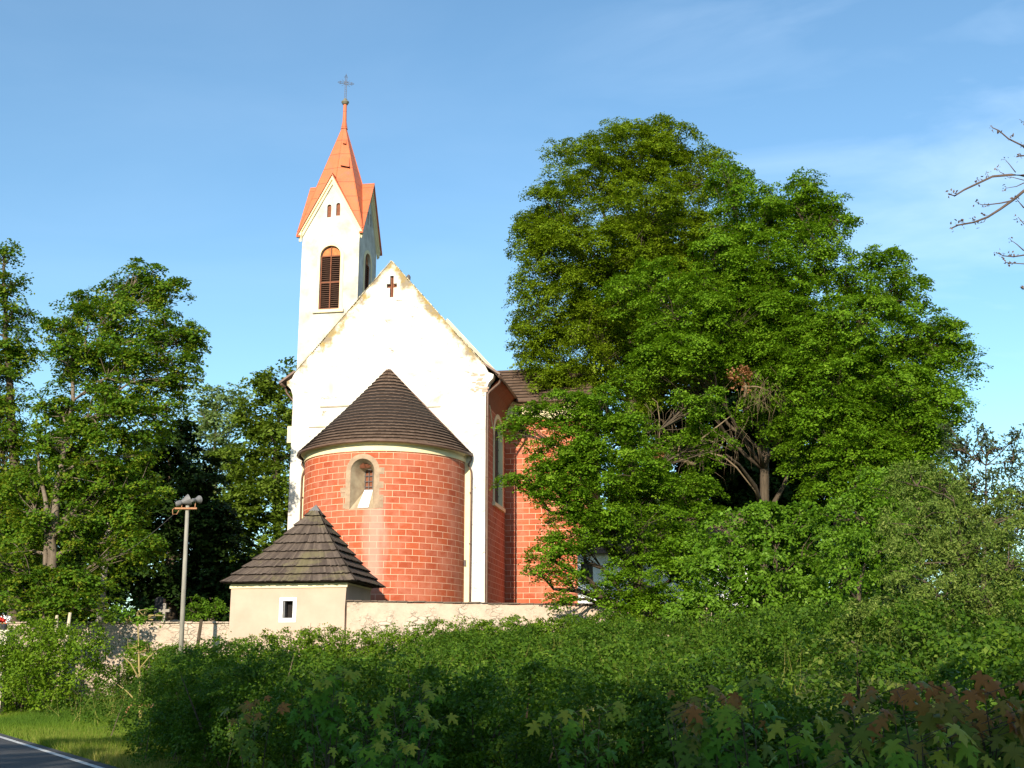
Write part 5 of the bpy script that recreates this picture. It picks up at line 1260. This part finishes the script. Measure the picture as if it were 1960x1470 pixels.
# ------------------------------------------------------------------ nearly bare tree reaching in from the right
bt = (8.6, 12.5, 0.0); root = empty('budding_tree', bt); tag(root, 'nearly bare tree whose budding twigs reach in at the upper right edge', 'tree')
mb = MB(); Bv = np.array(bt); Yb = 12.0
mb.tube([(0, 0, 0), (-.1, 0, 2.5), (-.3, -.1, 5), (-.5, -.2, 8), (-.4, -.3, 11)], [.24, .20, .16, .10, .04], 10)
buds = []
def twig(pts, r, Y=Yb, ext=True):
    P_ = [np.array(B(u, v, Y)) - Bv for u, v in pts]
    for k in range(1, len(P_)): P_[k] += rngt.normal(size=3) * .006
    mb.tube(P_, [r * .62 * (1 - .6 * i / (len(P_) - 1)) for i in range(len(P_))], 6); return P_
rngt = np.random.default_rng(9)
J = [(2050, 430), (2100, 480)]
T_ = [([(2080, 400), (2010, 345), (1960, 335), (1935, 334), (1900, 340), (1870, 352), (1845, 365), (1828, 374), (1816, 374)], .030), ([(2080, 300), (2000, 295), (1958, 280), (1930, 265), (1912, 252), (1899, 244)], .022),
      ([(2080, 330), (2000, 340), (1960, 366), (1940, 382), (1915, 400), (1890, 414), (1865, 426), (1835, 431), (1824, 434)], .030), ([(1938, 384), (1915, 388), (1895, 391), (1880, 392), (1868, 386)], .014),
      ([(1895, 391), (1884, 396)], .009), ([(2060, 520), (1990, 487), (1960, 487), (1938, 492), (1920, 490), (1906, 484)], .018), ([(2060, 540), (1990, 505), (1960, 506), (1940, 505), (1922, 501)], .014),
      ([(2060, 300), (1990, 300), (1960, 296), (1950, 298), (1948, 302)], .022), ([(1944, 330), (1934, 318), (1925, 306)], .009), ([(1922, 333), (1915, 328), (1909, 325)], .008), ([(1960, 350), (1945, 357), (1924, 361)], .010),
      ([(1960, 345), (1940, 338), (1928, 340)], .009), ([(1888, 416), (1884, 424), (1874, 428)], .008), ([(1890, 412), (1886, 411)], .006), ([(1852, 429), (1842, 427), (1834, 424)], .007), ([(1960, 398), (1945, 382)], .012),
      ([(1960, 480), (1945, 468), (1936, 459)], .010), ([(1990, 440), (1965, 432), (1955, 422), (1948, 414)], .012), ([(1880, 345), (1876, 342)], .006), ([(1893, 339), (1888, 332)], .006), ([(2040, 250), (1990, 240), (1958, 232)], .015),
      ([(2080, 620), (2000, 560), (1965, 554), (1955, 553)], .016)]
for pts, r in T_:
    P_ = twig(pts, r); buds.append(P_[-1])
    for k in range(2, len(P_) - 1):
        if rngt.random() < .6: buds.append(P_[k] + rngt.normal(size=3) * .02)
for u, v in ((2080, 400), (2080, 300), (2080, 330), (2060, 520), (2060, 540), (2060, 300), (2080, 620), (2040, 250)):
    e = np.array(B(u, v, Yb)) - Bv; s0 = np.array([-.3, -.1, max(4.5, e[2] - 1.6)]); mb.tube([s0, (s0 + e) / 2 + np.array([0, 0, .15]), e], [.07, .045, .03], 6)
mb.build('trunk', simple('purplish_grey_twig_bark', (0.12, 0.085, 0.065), (0.075, 0.055, 0.045), 6), root, smooth=True)
bp_ = np.concatenate([b0 + rngt.normal(size=(6, 3)) * .018 for b0 in buds]); leaf_mesh('buds', bp_, rngt.normal(size=bp_.shape), .036, .02, leaf_mat('purple_brown_buds', (.06, .045, .04), (.10, .07, .06), (.13, .1, .07), .1), rngt, root, 'kite')

# ------------------------------------------------------------------ trees behind the camera that shade the road and the hedge
def shade_tree(x, y, h_, r, seed, label):
    L = [((x + dx * r, y + dy * r, h_ * zf), (r * .62, r * .62, h_ * .22)) for dx, dy, zf in ((0, 0, .78), (.5, .1, .6), (-.5, -.1, .6), (.05, .5, .58), (0, -.5, .58), (.4, -.3, .42), (-.4, .3, .42))]
    tree('roadside_tree', label, 'tree', (x, y, 0), [(x, y, 0), (x, y, h_ * .4), (x, y, h_ * .8)], L, M['L_maple'], M['bark'], seed, leafL=.40, leafW=.36, dens=1.5, spray_r=.8, per=22, r0=.35, twigs=.02, group='trees along the near side of the road')
SH = [(-20.5, -10, 16.5, 4.8), (-14, -10, 15, 4.8), (-8, -11, 13, 4.6), (-2, -12, 11.8, 4.5), (4, -12, 10.8, 4.5), (10, -12, 9.6, 4)]
for i, (x, y, h_, r) in enumerate(SH): shade_tree(x, y, h_, r, 90 + i, 'leafy tree behind the viewpoint on the near side of the road')
